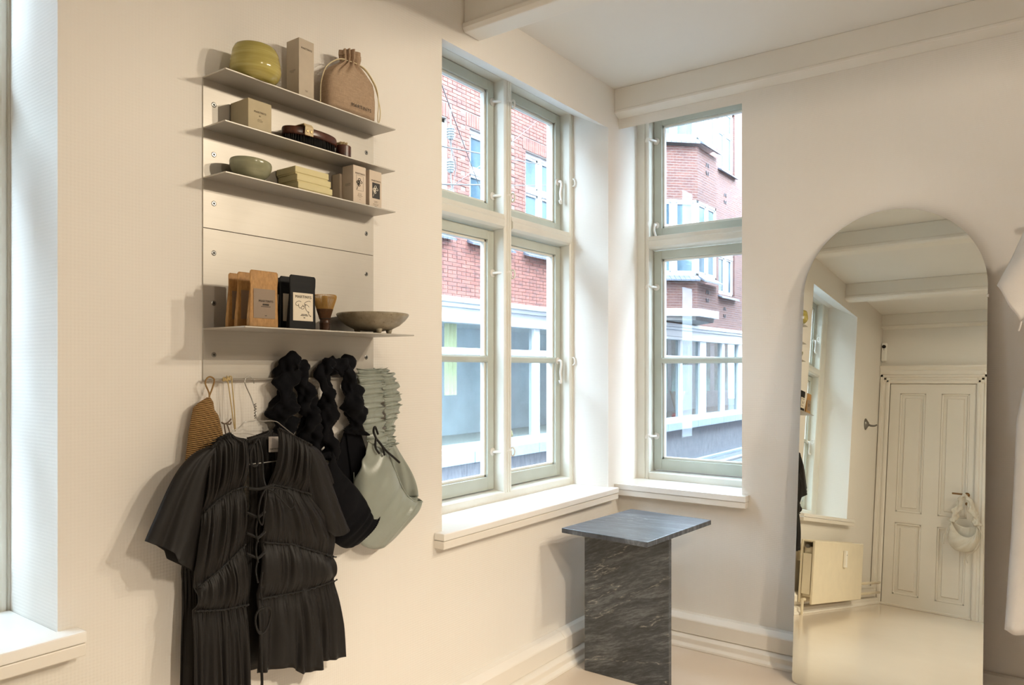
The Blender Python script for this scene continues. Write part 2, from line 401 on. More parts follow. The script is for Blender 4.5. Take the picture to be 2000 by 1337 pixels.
# ------------------------------------------------------------------ room shell
def room():
    f = MB().box(XB-0.1, 0.36, YN-0.1, 0.36, -0.12, 0.0)
    tag(obj('floor', f, M['floor']), 'glossy cream painted floor of the shop', 'floor', kind='structure')
    c = MB().box(XB-0.1, 0.36, YN-0.1, 0.36, HC, HC+0.15)
    tag(obj('ceiling', c, M['ceil']), 'flat white ceiling between the painted beams', 'ceiling', kind='structure')
    w = holed(MB(), FL, XB, 0.36, 0.0, HC, 0.0, TH, [(-1.402, -0.115, 0.70, 2.70), (-3.877, -2.738, 0.70, 2.70)])
    for a0, a1 in ((-1.402, -0.115), (-3.877, -2.738)):
        w.prism([(0.0, 2.592), (0.0, 2.70), (0.215, 2.70)], lambda p, q, a: (a, p, q), a0, a1)
    tag(obj('wall_left', w, M['wall']), 'cream textured wall holding the metal shelf and the double window', 'wall', kind='structure')
    w = holed(MB(), FR, YN, 0.0, 0.0, HC, 0.0, TH, [(-0.656, 0.0, 0.70, 2.735)])
    w.prism([(0.0, 2.614), (0.0, 2.735), (0.215, 2.735)], lambda p, q, a: (p, a, q), -0.656, 0.0)
    tag(obj('wall_right', w, M['wall']), 'greyish white textured wall behind the arched mirror', 'wall', kind='structure')
    w = holed(MB(), FR, YN, 0.36, 0.0, HC, XB-0.15, XB, [(-0.84, -0.09, 0.0, 2.12)])
    w.box(XB-0.15, XB-0.06, -0.86, -0.07, 0.0, 2.14)
    tag(obj('wall_back', w, M['wall']), 'cream wall around the panelled door, seen in the mirror', 'wall', kind='structure')
    w = MB().box(XB-0.1, 0.36, YN-0.15, YN, 0.0, HC)
    tag(obj('wall_near', w, M['wall']), 'plain cream wall on the far side of the shop', 'wall', kind='structure')
    n = 1
    for xf in (-1.285, -2.345, -3.617):
        b = MB().prism([(0.0, 2.675), (0.012, 2.66), (0.105, 2.66), (0.117, 2.675), (0.117, 2.692), (0.106, 2.70), (0.106, HC), (0.011, HC), (0.011, 2.70), (0.0, 2.692)],
                       lambda p, q, a: (xf+p, a, q), YN, 0.0)
        lab = ('painted ceiling beam with beaded lower edge meeting the wall above the double window',
               'painted ceiling beam, upper of the two reflected in the mirror arch',
               'painted ceiling beam, lower of the two reflected in the mirror')[n-1]
        tag(obj('trim_%d' % n, b, M['beam'], bevel=0.004), lab, 'beam', kind='structure'); n += 1
    prof = [(0.0, HC), (-0.05, HC), (-0.05, 2.70), (-0.054, 2.695), (-0.054, 2.684), (0.0, 2.664)]
    tag(obj('trim_4', MB().prism(prof, lambda p, q, a: (p, a, q), YN, 0.0), M['beam'], bevel=0.003),
        'boxed cornice running along the top of the right wall', 'cornice', kind='structure')
    prof = [(XB, HC), (XB+0.05, HC), (XB+0.05, 2.70), (XB+0.056, 2.69), (XB+0.056, 2.68), (XB, 2.665)]
    tag(obj('trim_5', MB().prism(prof, lambda p, q, a: (p, a, q), YN, 0.0), M['beam'], bevel=0.003),
        'boxed cornice over the panelled door, seen in the mirror', 'cornice', kind='structure')
    # two-step baseboards: upper board with sloping top, plinth and floor bead below
    up = [(0.0, 0.152), (-0.03, 0.15), (-0.052, 0.13), (-0.055, 0.125), (-0.055, 0.060), (0.0, 0.060)]
    lo = [(0.0, 0.060), (-0.040, 0.060), (-0.078, 0.046), (-0.078, 0.022), (-0.094, 0.012), (-0.096, 0.0), (0.0, 0.0)]
    for nm, fn, a0, a1, lab in (('baseboard_left', lambda p, q, a: (a, p, q), -4.66, -0.0, 'stepped cream baseboard under the double window'),
                           ('baseboard_right', lambda p, q, a: (p, a, q), YN, -0.0, 'stepped cream baseboard running behind the mirror foot')):
        t = thing(nm, (0, 0, 0), lab, 'baseboard', kind='structure')
        cut = -0.62 if nm == 'baseboard_left' else -2.2
        obj('board', MB().prism(up, fn, a0, cut), M['trim'], t, bevel=0.002)
        obj('board', MB().prism(up, fn, cut+0.0012, a1), M['trim'], t, bevel=0.002)
        obj('plinth', MB().prism(lo, fn, a0, a1), M['trim'], t, bevel=0.003)
    t = thing('baseboard_back', (XB, -3, 0), 'plain cream baseboard beside the panelled door', 'baseboard', kind='structure')
    obj('board', MB().box(XB, XB+0.02, YN, -0.9, 0, 0.15), M['trim'], t, bevel=0.003)
room()

# ------------------------------------------------------------------ windows
def hook_tube(F, a, z, d, engaged):
    """white cabin hook: eye on the sash, rod and curl"""
    mb = MB()
    mb.lathe([(0.019, -0.002), (0.019, 0.002)], 0, 0, 0, 14); 
    mb.v = [F(a+x, d-0.002+zz, z+y) for x, y, zz in mb.v]
    sgn = 1
    if engaged:
        pts = [(a, d-0.004, z), (a+0.004, d-0.018, z), (a+0.03, d-0.05, z+0.002), (a+0.055, d-0.058, z+0.008), (a+0.068, d-0.056, z+0.004), (a+0.072, d-0.056, z-0.012)]
        if F is FR: pts = [(a-(p[0]-a)*-1.0, p[1], p[2]) for p in pts]
    else:
        pts = [(a, d-0.004, z), (a, d-0.02, z), (a+0.003, d-0.022, z-0.02), (a-0.004, d-0.02, z-0.06), (a+0.002, d-0.02, z-0.095), (a-0.003, d-0.024, z-0.112), (a-0.014, d-0.026, z-0.114), (a-0.02, d-0.026, z-0.102)]
    mb.tube([F(*p) for p in smooth_path(pts, 5)], 0.0066, 8)
    return mb
def ring_eye(F, a, z, d):
    pts = [(a, d-0.004-0.012+0.012*cos(w), z+0.02*sin(w)) for w in [2*pi*i/14 for i in range(14)]]
    return MB().tube([F(*p) for p in pts], 0.0040, 6, closed=True)

def window(num, F, o0, o1, z0, z1, cols, label, de=0.36, df=0.21, sill=None, sz=0.745, hooks=()):
    """o0..o1 opening; cols list of (a0, a1) clear openings between frame members"""
    ctr = F((o0+o1)/2, df, z0)
    t = thing('window_%d' % num, ctr, label, 'window', kind='structure')
    B = lambda a0, a1, d0, d1, c0, c1: MB().prism([(a0, d0), (a1, d0), (a1, d1), (a0, d1)], lambda p, q, a: F(p, q, a), c0, c1)
    lo, hi = min(o0, o1), max(o0, o1)
    c0 = min(c[0] for c in cols); c1 = max(c[1] for c in cols)
    zb = z0+0.036; zt = z1-0.0
    def jamb(a_in, a_out, s):
        # stepped face with a round bead towards the opening
        a, b = a_in, a_out
        poly = [(a, df+0.006), (a+s*0.008, df), (a+s*0.018, df), (a+s*0.021, df+0.006), (a+s*0.024, df), (b, df), (b, de), (a, de)]
        return MB().prism(poly, lambda p, q, c: F(p, q, c), z0-0.01, zt)
    obj('jamb', jamb(c0, lo, -1), M['frame'], t, bevel=0.0015)
    obj('jamb', jamb(c1, hi, 1), M['frame'], t, bevel=0.0015)
    obj('head', B(lo, hi, df+0.004, de, z1-0.002, z1+0.03), M['frame'], t)
    obj('bottom_rail', MB().prism([(df, z0-0.03), (df, zb-0.004), (df+0.004, zb), (df+0.06, zb+0.004), (df+0.10, zb+0.004), (df+0.10, z0-0.03)], lambda p, q, a: F(a, p, q), c0+0.0005, c1-0.0005), M['frame'], t, bevel=0.002)
    for i in range(len(cols)-1):
        a, b = cols[i][1], cols[i+1][0]
        poly = [(a, df+0.005), (a+0.008, df-0.002), (a+0.018, df-0.002), (a+0.021, df+0.004), (a+0.024, df-0.002), (b-0.024, df-0.002), (b-0.021, df+0.004), (b-0.018, df-0.002), (b-0.008, df-0.002), (b, df+0.005), (b, de-0.02), (a, de-0.02)]
        obj('mullion', MB().prism(poly, lambda p, q, c: F(p, q, c), zb-0.006, zt), M['frame'], t, bevel=0.0015)
    for a, b in cols:
        poly = [(df+0.012, 2.004), (df-0.004, 2.014), (df-0.006, 2.024), (df-0.006, 2.046), (df+0.0, 2.05), (df+0.004, 2.072), (df+0.08, 2.074), (df+0.08, 2.002)]
        obj('transom', MB().prism(poly, lambda p, q, c: F(c, p, q), a+0.001, b-0.001), M['frame'], t, bevel=0.0015)
        for zz0, zz1, lower in ((zb+0.006, 2.002, True), (2.076, z1-0.002, False)):
            g = 0.003; w = 0.046; d0 = df+0.060; d1 = d0+0.042
            a0, a1 = a+g, b-g; y0, y1 = zz0+g, zz1-g
            bw = 0.060 if lower else 0.042
            fr = MB()
            for (p0, p1, q0, q1) in ((a0, a0+w, y0, y1), (a1-w, a1, y0, y1), (a0+w, a1-w, y1-w, y1), (a0+w, a1-w, y0, y0+bw)):
                fr.prism([(p0, q0), (p1, q0), (p1, q1), (p0, q1)], lambda p, q, c: F(p, c, q), d0, d1)
            s = obj('sash', fr, M['sash'], t, bevel=0.002)
            ia0, ia1, iy0, iy1 = a0+w, a1-w, y0+bw, y1-w
            bd = MB(); bwid = 0.012
            for (p0, p1, q0, q1) in ((ia0, ia0+bwid, iy0, iy1), (ia1-bwid, ia1, iy0, iy1), (ia0, ia1, iy1-bwid, iy1), (ia0, ia1, iy0, iy0+bwid)):
                bd.prism([(p0, q0), (p1, q0), (p1, q1), (p0, q1)], lambda p, q, c: F(p, c, q), d0+0.012, d1-0.006)
            obj('glazing_bead', bd, M['frame'], s, bevel=0.002)
            dg = d0+0.024
            cells = [(iy0, iy1)]
            if lower:
                zbar = 1.398
                obj('glazing_bar', MB().prism([(d0+0.004, zbar-0.016), (d0-0.002, zbar-0.008), (d0-0.002, zbar+0.008), (d0+0.004, zbar+0.016), (d1, zbar+0.012), (d1, zbar-0.012)], lambda p, q, c: F(c, p, q), ia0, ia1), M['sash'], s, bevel=0.001)
                cells = [(iy0, zbar-0.012), (zbar+0.012, iy1)]
            for q0, q1 in cells:
                obj('pane', B(ia0+0.004, ia1-0.004, dg, dg+0.003, q0+0.004, q1-0.004), M['glass'], s)
    for a, z, engaged in hooks:
        obj('window_hook', hook_tube(F, a, z, df+0.06, engaged), M['white_metal'], t, smooth=True)
        obj('hook_eye', ring_eye(F, a+(0.075 if engaged else 0.05), z-0.002, df+0.012), M['white_metal'], t, smooth=True)
    # sill: glossy top board and a second board under it
    s0, s1 = sill
    st = MB()
    st.prism([(s0, -0.052), (s1, -0.052), (s1, 0.0), (hi, 0.0), (hi, df), (lo, df), (lo, 0.0), (s0, 0.0)], lambda p, q, c: F(p, q, c), sz-0.027, sz)
    obj('sill_board', st, M['sill'], t, bevel=0.004)
    obj('sill_apron', B(s0+0.001, s1-0.001, -0.049, 0.01, sz-0.058, sz-0.0285), M['trim'], t, bevel=0.003)
    return t
window(1, FL, -1.402, -0.115, 0.745, 2.70, [(-1.252, -0.727), (-0.668, -0.146)], 'double window with four sashes and white hooks, left of the corner',
       sill=(-1.447, -0.095), hooks=[(-0.742, 2.60, True), (-0.742, 2.16, True), (-0.742, 1.80, True), (-0.742, 0.965, True), (-0.176, 2.34, False), (-0.176, 1.395, False)])
window(2, FR, -0.656, -0.0, 0.755, 2.735, [(-0.646, -0.070)], 'narrow window right of the corner above the marble table',
       sill=(-0.690, -0.002), sz=0.755, hooks=[])
window(3, FL, -3.877, -2.738, 0.745, 2.70, [(-3.742, -3.290), (-3.230, -2.765)], 'window over the radiator, reflected in the mirror', de=0.385, df=0.265,
       sill=(-3.925, -2.695), hooks=[(-3.70, 2.34, False), (-3.70, 1.395, False)])
# hooks of the narrow window sit on its corner-side stile
_t = bpy.data.objects['window_2']
for z, eng in ((2.60, True), (2.14, False), (1.80, True), (0.985, True)):
    mb = MB(); d = 0.27; a = -0.088
    mb.lathe([(0.019, -0.002), (0.019, 0.002)], 0, 0, 0, 14); mb.v = [(d-0.002+zz, a+x, z+y) for x, y, zz in mb.v]
    if eng: pts = [(d-0.004, a, z), (d-0.02, a+0.002, z), (d-0.045, a+0.012, z+0.002), (d-0.056, a+0.03, z+0.006), (d-0.056, a+0.036, z-0.012)]
    else: pts = [(d-0.004, a, z), (d-0.02, a, z), (d-0.022, a+0.004, z-0.03), (d-0.02, a-0.006, z-0.07), (d-0.024, a+0.002, z-0.1), (d-0.024, a-0.012, z-0.115), (d-0.024, a-0.026, z-0.108)]
    mb.tube(smooth_path(pts, 5), 0.0066, 8); obj('window_hook', mb, M['white_metal'], _t, smooth=True)
    e = [(0.235-0.012+0.012*cos(w), -0.064, z+0.002+0.018*sin(w)) for w in [2*pi*i/14 for i in range(14)]]
    obj('hook_eye', MB().tube(e, 0.0040, 6, closed=True), M['white_metal'], _t, smooth=True)

# ------------------------------------------------------------------ door in the mirror
def door():
    X = XB; t = thing('door_1', (X, -0.43, 0), 'white panelled door with brass handle, seen in the mirror', 'door', kind='structure')
    m = M['trim']
    y0, y1 = -0.832, -0.097                         # leaf
    cols = [(-0.778, -0.545), (-0.412, -0.186)]; rows = [(0.11, 0.775), (0.875, 2.02)]
    leaf = holed(MB(), FR, y0, y1, 0.02, 2.114, X-0.045, X-0.005, [(a, b, c, d) for a, b in cols for c, d in rows])
    obj('door_leaf', leaf, m, t, bevel=0.002)
    for a, b in cols:
        for c, d in rows:
            p = MB().box(X-0.032, X-0.024, a-0.005, b+0.005, c-0.005, d+0.005)
            pn = obj('door_panel', p, m, t)
            mo = MB()
            for q in ((a, a+0.018, c, d), (b-0.018, b, c, d), (a, b, c, c+0.018), (a, b, d-0.018, d)):
                mo.box(X-0.024, X-0.010, *q)
            obj('panel_moulding', mo, m, pn, bevel=0.005)
            obj('raised_field', MB().box(X-0.024, X-0.014, a+0.045, b-0.045, c+0.045, d-0.045), m, pn, bevel=0.008, seg=1)
    cas = [(0.0, 0.0), (0.016, 0.0), (0.022, 0.012), (0.022, 0.03), (0.014, 0.036), (0.014, 0.055), (0.026, 0.062), (0.026, 0.085), (0.0, 0.085)]
    obj('casing', MB().prism([(X+p, -0.093+q) for p, q in cas], lambda p, q, c: (p, q, c), 0, 2.21), m, t, bevel=0.001)
    obj('casing', MB().prism([(X+p, -0.836-q) for p, q in cas], lambda p, q, c: (p, q, c), 0, 2.21), m, t, bevel=0.001)
    obj('head_casing', MB().prism([(X+p, 2.116+q) for p, q in cas], lambda p, q, c: (p, c, q), -0.92, -0.003), m, t, bevel=0.001)
    obj('door_cornice', MB().prism([(X, 2.202), (X+0.03, 2.202), (X+0.036, 2.235), (X+0.03, 2.245), (X+0.05, 2.27), (X+0.055, 2.285), (X, 2.285)], lambda p, q, c: (p, c, q), -0.94, -0.003), m, t, bevel=0.001)
    obj('threshold', MB().box(X-0.05, X+0.03, -0.84, -0.09, 0.0, 0.02), m, t, bevel=0.004)
    br = mat('brass', '#8a6a45', 0.3, 0.9)
    h = MB().cyl((X-0.006, -0.778, 1.09), (X+0.004, -0.778, 1.09), 0.022, 16)
    h.tube(smooth_path([(X, -0.778, 1.09), (X+0.04, -0.778, 1.09), (X+0.05, -0.768, 1.09), (X+0.05, -0.745, 1.091), (X+0.048, -0.668, 1.093)], 5), 0.0085, 10)
    obj('door_handle', h, br, t, smooth=True)
    tag(t.children[-1], 'brass lever handle')
    obj('keyhole_plate', MB().cyl((X-0.005, -0.778, 1.01), (X+0.002, -0.778, 1.01), 0.014, 16), br, t)
door()

# ------------------------------------------------------------------ metal wall shelf
PX0, PX1 = -2.376, -1.753
S1, S2, S3, S4 = 2.139, 2.003, 1.868, 1.460
def wall_shelf():
    t = thing('wall_shelf', ((PX0+PX1)/2, 0, 1.32), 'brushed metal wall shelf with four folded ledges', 'shelf')
    for z0, z1 in ((S2+0.0015, S1), (S3+0.0015, S2-0.0015), (1.734, S3-0.0015), (S4+0.0015, 1.7325), (1.318, S4-0.0015)):
        obj('back_panel', MB().box(PX0, PX1, -0.0035, -0.0003, z0, z1), M['alu'], t, bevel=0.0006, seg=1)
    for z, d in ((S1, 0.108), (S2, 0.106), (S3, 0.108), (S4, 0.192)):
        obj('ledge', MB().box(PX0, PX1, -d, -0.0003, z-0.0025, z+0.0015), M['alu'], t, bevel=0.0008, seg=1)
    obj('hem_strip', MB().prism([(-0.0005, 1.3195), (-0.0005, 1.323), (-0.014, 1.323), (-0.017, 1.325), (-0.019, 1.323), (-0.017, 1.3195)], lambda p, q, a: (a, p, q), PX0, PX1), M['alu'], t)
    zs = (2.073, 1.937, 1.803, 1.668, 1.531, 1.390)
    ring = MB().lathe([(0.0072, 0.0), (0.0072, 0.0006), (0.0055, 0.0012), (0.0, 0.0012)], 0, 0, 0, 16)
    ring.v = [(x, -z, y) for x, y, z in ring.v]; me = ring.mesh('screw'); fix_normals(me); me.materials.append(M['screw'])
    core = MB().lathe([(0.0032, 0.0), (0.0032, 0.0002), (0.0, 0.0002)], 0, 0, 0, 6); core.v = [(x, -z, y) for x, y, z in core.v]
    cme = core.mesh('screw_socket'); fix_normals(cme); cme.materials.append(M['dark'])
    for x in (PX0+0.032, PX1-0.033):
        for z in zs:
            s = inst('screw', me, M['screw'], (x, -0.0035, z), t)
            k = bpy.data.objects.new('screw_socket', cme); COL.objects.link(k); k.parent = s; k.location = (0, -0.0012, 0)
wall_shelf()

INK = mat('printing_ink', '#2a2722', 0.7)
INKS = mat('soft_print_ink', '#5f564b', 0.7)
def carton(x0, x1, y0, y1, z0, z1, m, label, name='carton', group=None, band=False):
    t = thing(name, ((x0+x1)/2, (y0+y1)/2, z0), label, 'box', group)
    obj('box_body', MB().box(x0, x1, y0, y1, z0, z1-(0.0 if not band else 0.0)), m, t, bevel=0.0012)
    e = MB().box(x0+0.001, x1-0.001, y0+0.0012, y1-0.001, z1-0.0006, z1+0.0006)
    obj('top_flap', e, m, t, bevel=0.0005, seg=1)
    return t
def lines(parent, cx, y, rows, m=INKS, h=0.0009):
    """rows of fine print: (z, width) lines of small type"""
    mb = MB()
    for z, w in rows:
        n = max(3, int(w/0.0035)); x = cx-w/2
        for i in range(n):
            ww = w/n*(0.5+0.4*random.random()); mb.box(x, x+ww, y-0.00025, y, z-h/2, z+h/2); x += w/n
    return tag(obj('small_print', mb, m, parent), None, kind='stuff')

# ---- top ledge
def yellow_pot():
    prof = [(0.0, 0.0015), (0.046, 0.0015), (0.050, 0.004), (0.060, 0.014), (0.0665, 0.026), (0.0690, 0.036), (0.0685, 0.044), (0.0672, 0.047), (0.0676, 0.051), (0.0665, 0.060), (0.0645, 0.068), (0.0632, 0.071), (0.0630, 0.076), (0.0612, 0.084), (0.0580, 0.090), (0.0560, 0.0945), (0.0535, 0.0935), (0.0525, 0.086), (0.0530, 0.060), (0.0500, 0.02), (0.0, 0.012)]
    mb = MB().lathe(prof, -2.262, -0.0745, S1, 64)
    out = []
    for x, y, z in mb.v:      # hand-thrown: slightly squeezed and tilted rim
        a = math.atan2(y+0.0745, x+2.262); k = 1+0.018*sin(2*a+0.6)
        zz = z+(z-S1)*(-0.03*(x+2.262)/0.07)
        out.append((-2.262+(x+2.262)*k, -0.0745+(y+0.0745)*k, zz))
    mb.v = out
    t = NT('yellow_glaze'); v = t.coord()
    f = t.noise(t.mapping(v, scale=(3, 3, 60)), 1.4, 4, 0.6, 0.3)
    t.color(t.ramp(f, [(0.25, srgb('#8d8342')), (0.5, srgb('#ab9e58')), (0.75, srgb('#c2b673'))])); t.b.inputs['Roughness'].default_value = 0.16
    tag(obj('ceramic_pot', mb, t.m, smooth=True), 'squat yellow glazed pot with turned ridges on the top ledge', 'pot')
yellow_pot()
greige = mat('greige_card', '#b7aa97', 0.6, var=0.03, vscale=40)
t = carton(-2.124, -2.069, -0.085, -0.028, S1+0.0015, 2.316, greige, 'tall slim greige carton between the yellow pot and the linen bag', 'tall_carton')
text('lettering', 'MARTINYS', (-2.0965, -0.0856, 2.289), 0.0078, INKS, t)
lines(t, -2.0965, -0.0855, [(2.168, 0.010), (2.165, 0.008)])
s = MB()
for z, w in ((2.226, 0.028), (2.223, 0.026), (2.220, 0.012)):
    n = 8
    for i in range(n): s.box(-2.12425, -2.124, -0.056-w/2+i*w/n, -0.056-w/2+(i+0.75)*w/n, z-0.0005, z+0.0005)
tag(obj('side_print', s, INKS, t), None, kind='stuff')

def linen_bag():
    cx, cy, z0 = -1.912, -0.058, S1+0.0015
    t = thing('drawstring_bag', (cx, cy, z0), 'natural linen drawstring bag printed with the shop name', 'bag')
    lin = NT('linen_weave'); v = lin.coord()
    wa = lin.noise(lin.mapping(v, scale=(900, 900, 60)), 1.0, 2); wb = lin.noise(lin.mapping(v, scale=(60, 60, 900)), 1.0, 2)
    f = lin.math('ADD', lin.math('MULTIPLY', wa, 0.5), lin.math('MULTIPLY', wb, 0.5))
    lin.color(lin.ramp(f, [(0.35, srgb('#8f7963')), (0.65, srgb('#b39a80'))])); lin.b.inputs['Roughness'].default_value = 0.85
    lin.bump(f, 0.0006, 0.4)
    H = 0.214
    wid = [(0.0, 0.094), (0.05, 0.098), (0.35, 0.099), (0.5, 0.095), (0.6, 0.085), (0.68, 0.068), (0.74, 0.049), (0.79, 0.035), (0.82, 0.030), (0.86, 0.033), (0.95, 0.037), (1.0, 0.036)]
    dep = [(0.0, 0.022), (0.08, 0.034), (0.35, 0.036), (0.6, 0.032), (0.72, 0.025), (0.79, 0.019), (0.82, 0.017), (0.88, 0.021), (1.0, 0.022)]
    def fn(u, v):
        a = 2*pi*u; c, sn = cos(a), sin(a)
        w = interp(wid, v); d = interp(dep, v)
        e = 0.62 if v < 0.6 else lerp(0.62, 1.0, min(1, (v-0.6)/0.25))
        x = w*math.copysign(abs(c)**e, c); y = d*math.copysign(abs(sn)**e, sn)
        g = min(1.0, max(0.0, (v-0.42)/0.38))
        k = g*g*0.34*sin(11*a+1.5*sin(3*a))*(1 if v < 0.9 else 0.9)
        x *= 1+k*0.35; y *= 1+k
        # a slack crease running down from the neck
        cr = math.exp(-((c-0.25-(0.8-v)*1.1)/0.16)**2)*max(0, min(1, (v-0.25)/0.2))*max(0, 1-abs(v-0.55)/0.35)
        y += 0.007*cr if sn < 0 else 0
        zz = v*H - 0.006*(c*c)*(1 if v > 0.9 else 0)
        return (cx+x+0.006*g, cy+y, z0+zz)
    obj('bag_body', MB().grid(fn, 132, 60, cu=True), lin.m, t, smooth=True, solid=0.0012)
    cordm = mat('cotton_cord', '#d8cba8', 0.8)
    L = smooth_path([(cx-0.022, cy-0.012, z0+0.178), (cx-0.05, cy-0.004, z0+0.170), (cx-0.085, cy+0.004, z0+0.138), (cx-0.103, cy+0.006, z0+0.085), (cx-0.106, cy+0.006, z0+0.03), (cx-0.104, cy+0.006, z0+0.003)], 8)
    R = smooth_path([(cx+0.03, cy-0.012, z0+0.178), (cx+0.06, cy-0.02, z0+0.160), (cx+0.09, cy-0.026, z0+0.12), (cx+0.108, cy-0.028, z0+0.065), (cx+0.110, cy-0.028, z0+0.03), (cx+0.102, cy-0.028, z0+0.006), (cx+0.098, cy-0.03, z0+0.03), (cx+0.101, cy-0.03, z0+0.07), (cx+0.091, cy-0.03, z0+0.12), (cx+0.055, cy-0.024, z0+0.164), (cx+0.028, cy-0.014, z0+0.178)], 8)
    obj('drawstring', MB().tube(L, 0.0018, 8), cordm, t, smooth=True)
    obj('drawstring', MB().tube(R, 0.0018, 8), cordm, t, smooth=True)
    rg = [(cx+0.007+0.032*cos(a), cy+0.0185*sin(a), z0+0.1755) for a in [2*pi*i/40 for i in range(40)]]
    obj('neck_cord', MB().tube(rg, 0.0016, 6, closed=True), cordm, t, smooth=True)
    text('lettering', 'MARTINYS', (cx+0.020, cy-0.0385, z0+0.033), 0.0155, INK, t, space=1.15)
linen_bag()

# ---- second ledge
sand = mat('sand_card', '#b6a888', 0.6, var=0.03, vscale=40)
t = carton(-2.296, -2.221, -0.090, -0.008, S2+0.0015, 2.089, sand, 'square sand coloured carton on the second ledge', 'square_carton')
text('lettering', 'MARTINYS', (-2.2585, -0.0906, 2.057), 0.0076, INKS, t)
text('lettering', '01', (-2.2585, -0.0906, 2.047), 0.006, INKS, t)
lines(t, -2.2585, -0.0905, [(2.038, 0.013), (2.035, 0.018), (2.032, 0.015)])

walnut = NT('dark_walnut'); _v = walnut.coord()
_f = walnut.noise(walnut.mapping(_v, scale=(14, 90, 60)), 1.0, 4, 0.6, 0.5)
walnut.color(walnut.ramp(_f, [(0.3, srgb('#2e1710')), (0.7, srgb('#5a3021'))])); walnut.b.inputs['Roughness'].default_value = 0.28
def bristles(mb, cx, cy, rx, ry, z0, z1, n, rad=0.0011, lean=0.1):
    for i in range(n):
        r = sqrt((i+0.5)/n); a = i*2.39996
        x, y = rx*r*cos(a), ry*r*sin(a)
        j = 0.0015*random.random()
        mb.tube([(cx+x, cy+y, z1 if z1 < z0 else z0), (cx+x*(1+lean), cy+y*(1+lean), (z0 if z1 < z0 else z1)-j)], rad, 3, cap=True)
    return mb
def oval_brush():
    cx, cy, z0 = -2.061, -0.056, S2+0.0015
    t = thing('body_brush', (cx, cy, z0), 'oval dark wooden brush with pale leather strap on the second ledge', 'brush')
    wood = MB().lathe([(0.9, 0.029), (0.985, 0.0305), (1.0, 0.034), (0.995, 0.048), (0.975, 0.0515), (0.90, 0.0525)], 0, 0, 0, 64)
    wood.v = [(cx+x*0.096, cy+y*0.046, z0+z) for x, y, z in wood.v]
    obj('brush_back', wood, walnut.m, t, smooth=True)
    blk = mat('black_bristle', '#0c0c0e', 0.5)
    br = MB()
    for i in range(420):
        r = sqrt((i+0.5)/420); a = i*2.39996; x, y = 0.090*r*cos(a), 0.041*r*sin(a)
        br.tube([(cx+x, cy+y, z0+0.030), (cx+x*1.02+random.uniform(-.001, .001), cy+y*1.02, z0+0.0005)], 0.0019, 4, cap=False)
    tag(obj('bristles', br, blk, t), 'dense black bristles', kind='stuff')
    lea = mat('pale_leather', '#c9b58f', 0.6, var=0.05, vscale=60)
    st = MB().grid(lambda u, v: (cx-0.042+(v-0.5)*0.030+0.004*(0.5-abs(u-0.5)), *[(cy-0.0485, z0+0.026), (cy-0.049, z0+0.050), (cy-0.040, z0+0.0605), (cy+0.040, z0+0.0605), (cy+0.049, z0+0.050), (cy+0.0485, z0+0.026)][min(5, int(round(u*5)))]), 6, 2)
    s = obj('strap', st, lea, t, solid=0.003, bevel=0.001)
    for dx in (-0.0065, 0.0065):
        obj('stud', MB().cyl((cx-0.042+dx, cy-0.0500, z0+0.038), (cx-0.042+dx, cy-0.0518, z0+0.038), 0.0042, 14), mat('stud_brass', '#a8946c', 0.35, 0.8), s, smooth=False, bevel=0.0008)
oval_brush()
def small_brush():
    cx, cy, z0 = -1.937, -0.062, S2+0.0015
    t = thing('small_brush', (cx, cy, z0), 'small round wooden brush with cream bristles up, beside the oval brush', 'brush')
    obj('brush_base', MB().lathe([(0.0, 0.0), (0.023, 0.0), (0.0245, 0.003), (0.0245, 0.040), (0.023, 0.0425), (0.0, 0.0425)], cx, cy, z0, 40), walnut.m, t, smooth=False, bevel=0.001)
    tag(obj('bristles', bristles(MB(), cx-0.004, cy, 0.015, 0.017, z0+0.042, z0+0.053, 70, 0.0014, 0.06), mat('cream_bristle', '#cdbb94', 0.7), t), 'cream bristle tufts', kind='stuff')
small_brush()

# ---- third ledge
def celadon_bowl():
    prof = [(0.0, 0.0015), (0.026, 0.0015), (0.027, 0.004), (0.040, 0.012), (0.0505, 0.026), (0.0555, 0.040), (0.0562, 0.049), (0.0550, 0.0535), (0.0530, 0.0530), (0.0520, 0.047), (0.046, 0.026), (0.034, 0.013), (0.0, 0.008)]
    mb = MB().lathe(prof, -2.270, -0.064, S3, 64)
    mb.v = [(x, y, z-(z-S3)*0.09*(x+2.270)/0.056) for x, y, z in mb.v]
    t = NT('celadon_glaze'); v = t.coord(); f = t.noise(t.mapping(v, scale=(6, 6, 22)), 2.0, 4)
    t.color(t.ramp(f, [(0.3, srgb('#7e8067')), (0.7, srgb('#a3a283'))])); t.b.inputs['Roughness'].default_value = 0.2
    tag(obj('ceramic_bowl', mb, t.m, smooth=True), 'small grey-green glazed bowl on the third ledge', 'bowl')
celadon_bowl()
yel = mat('butter_card', '#d3c898', 0.6, var=0.02, vscale=40)
for i, (dx, dy, w, lab) in enumerate(((0.004, 0.002, 0.126, 'flat pale yellow box at the bottom of the stack of three'),
                                      (0.002, 0.0, 0.124, 'flat pale yellow box in the middle of the stack of three'),
                                      (-0.002, -0.003, 0.122, 'flat pale yellow box on top of the stack of three'))):
    z0 = S3+0.0015+i*0.0226; x0 = -2.142+dx; y0 = -0.098-dy
    t = thing('flat_box', (x0+w/2, y0+0.045, z0), lab, 'box', 'stack of pale yellow boxes')
    obj('box_base', MB().box(x0+0.002, x0+w-0.002, y0+0.002, y0+0.086, z0, z0+0.010), yel, t, bevel=0.0008)
    obj('box_lid', MB().box(x0, x0+w, y0, y0+0.088, z0+0.0045, z0+0.0224), yel, t, bevel=0.0012)
white_card = mat('blush_white_card', '#cfc0ae', 0.55, var=0.02, vscale=40)
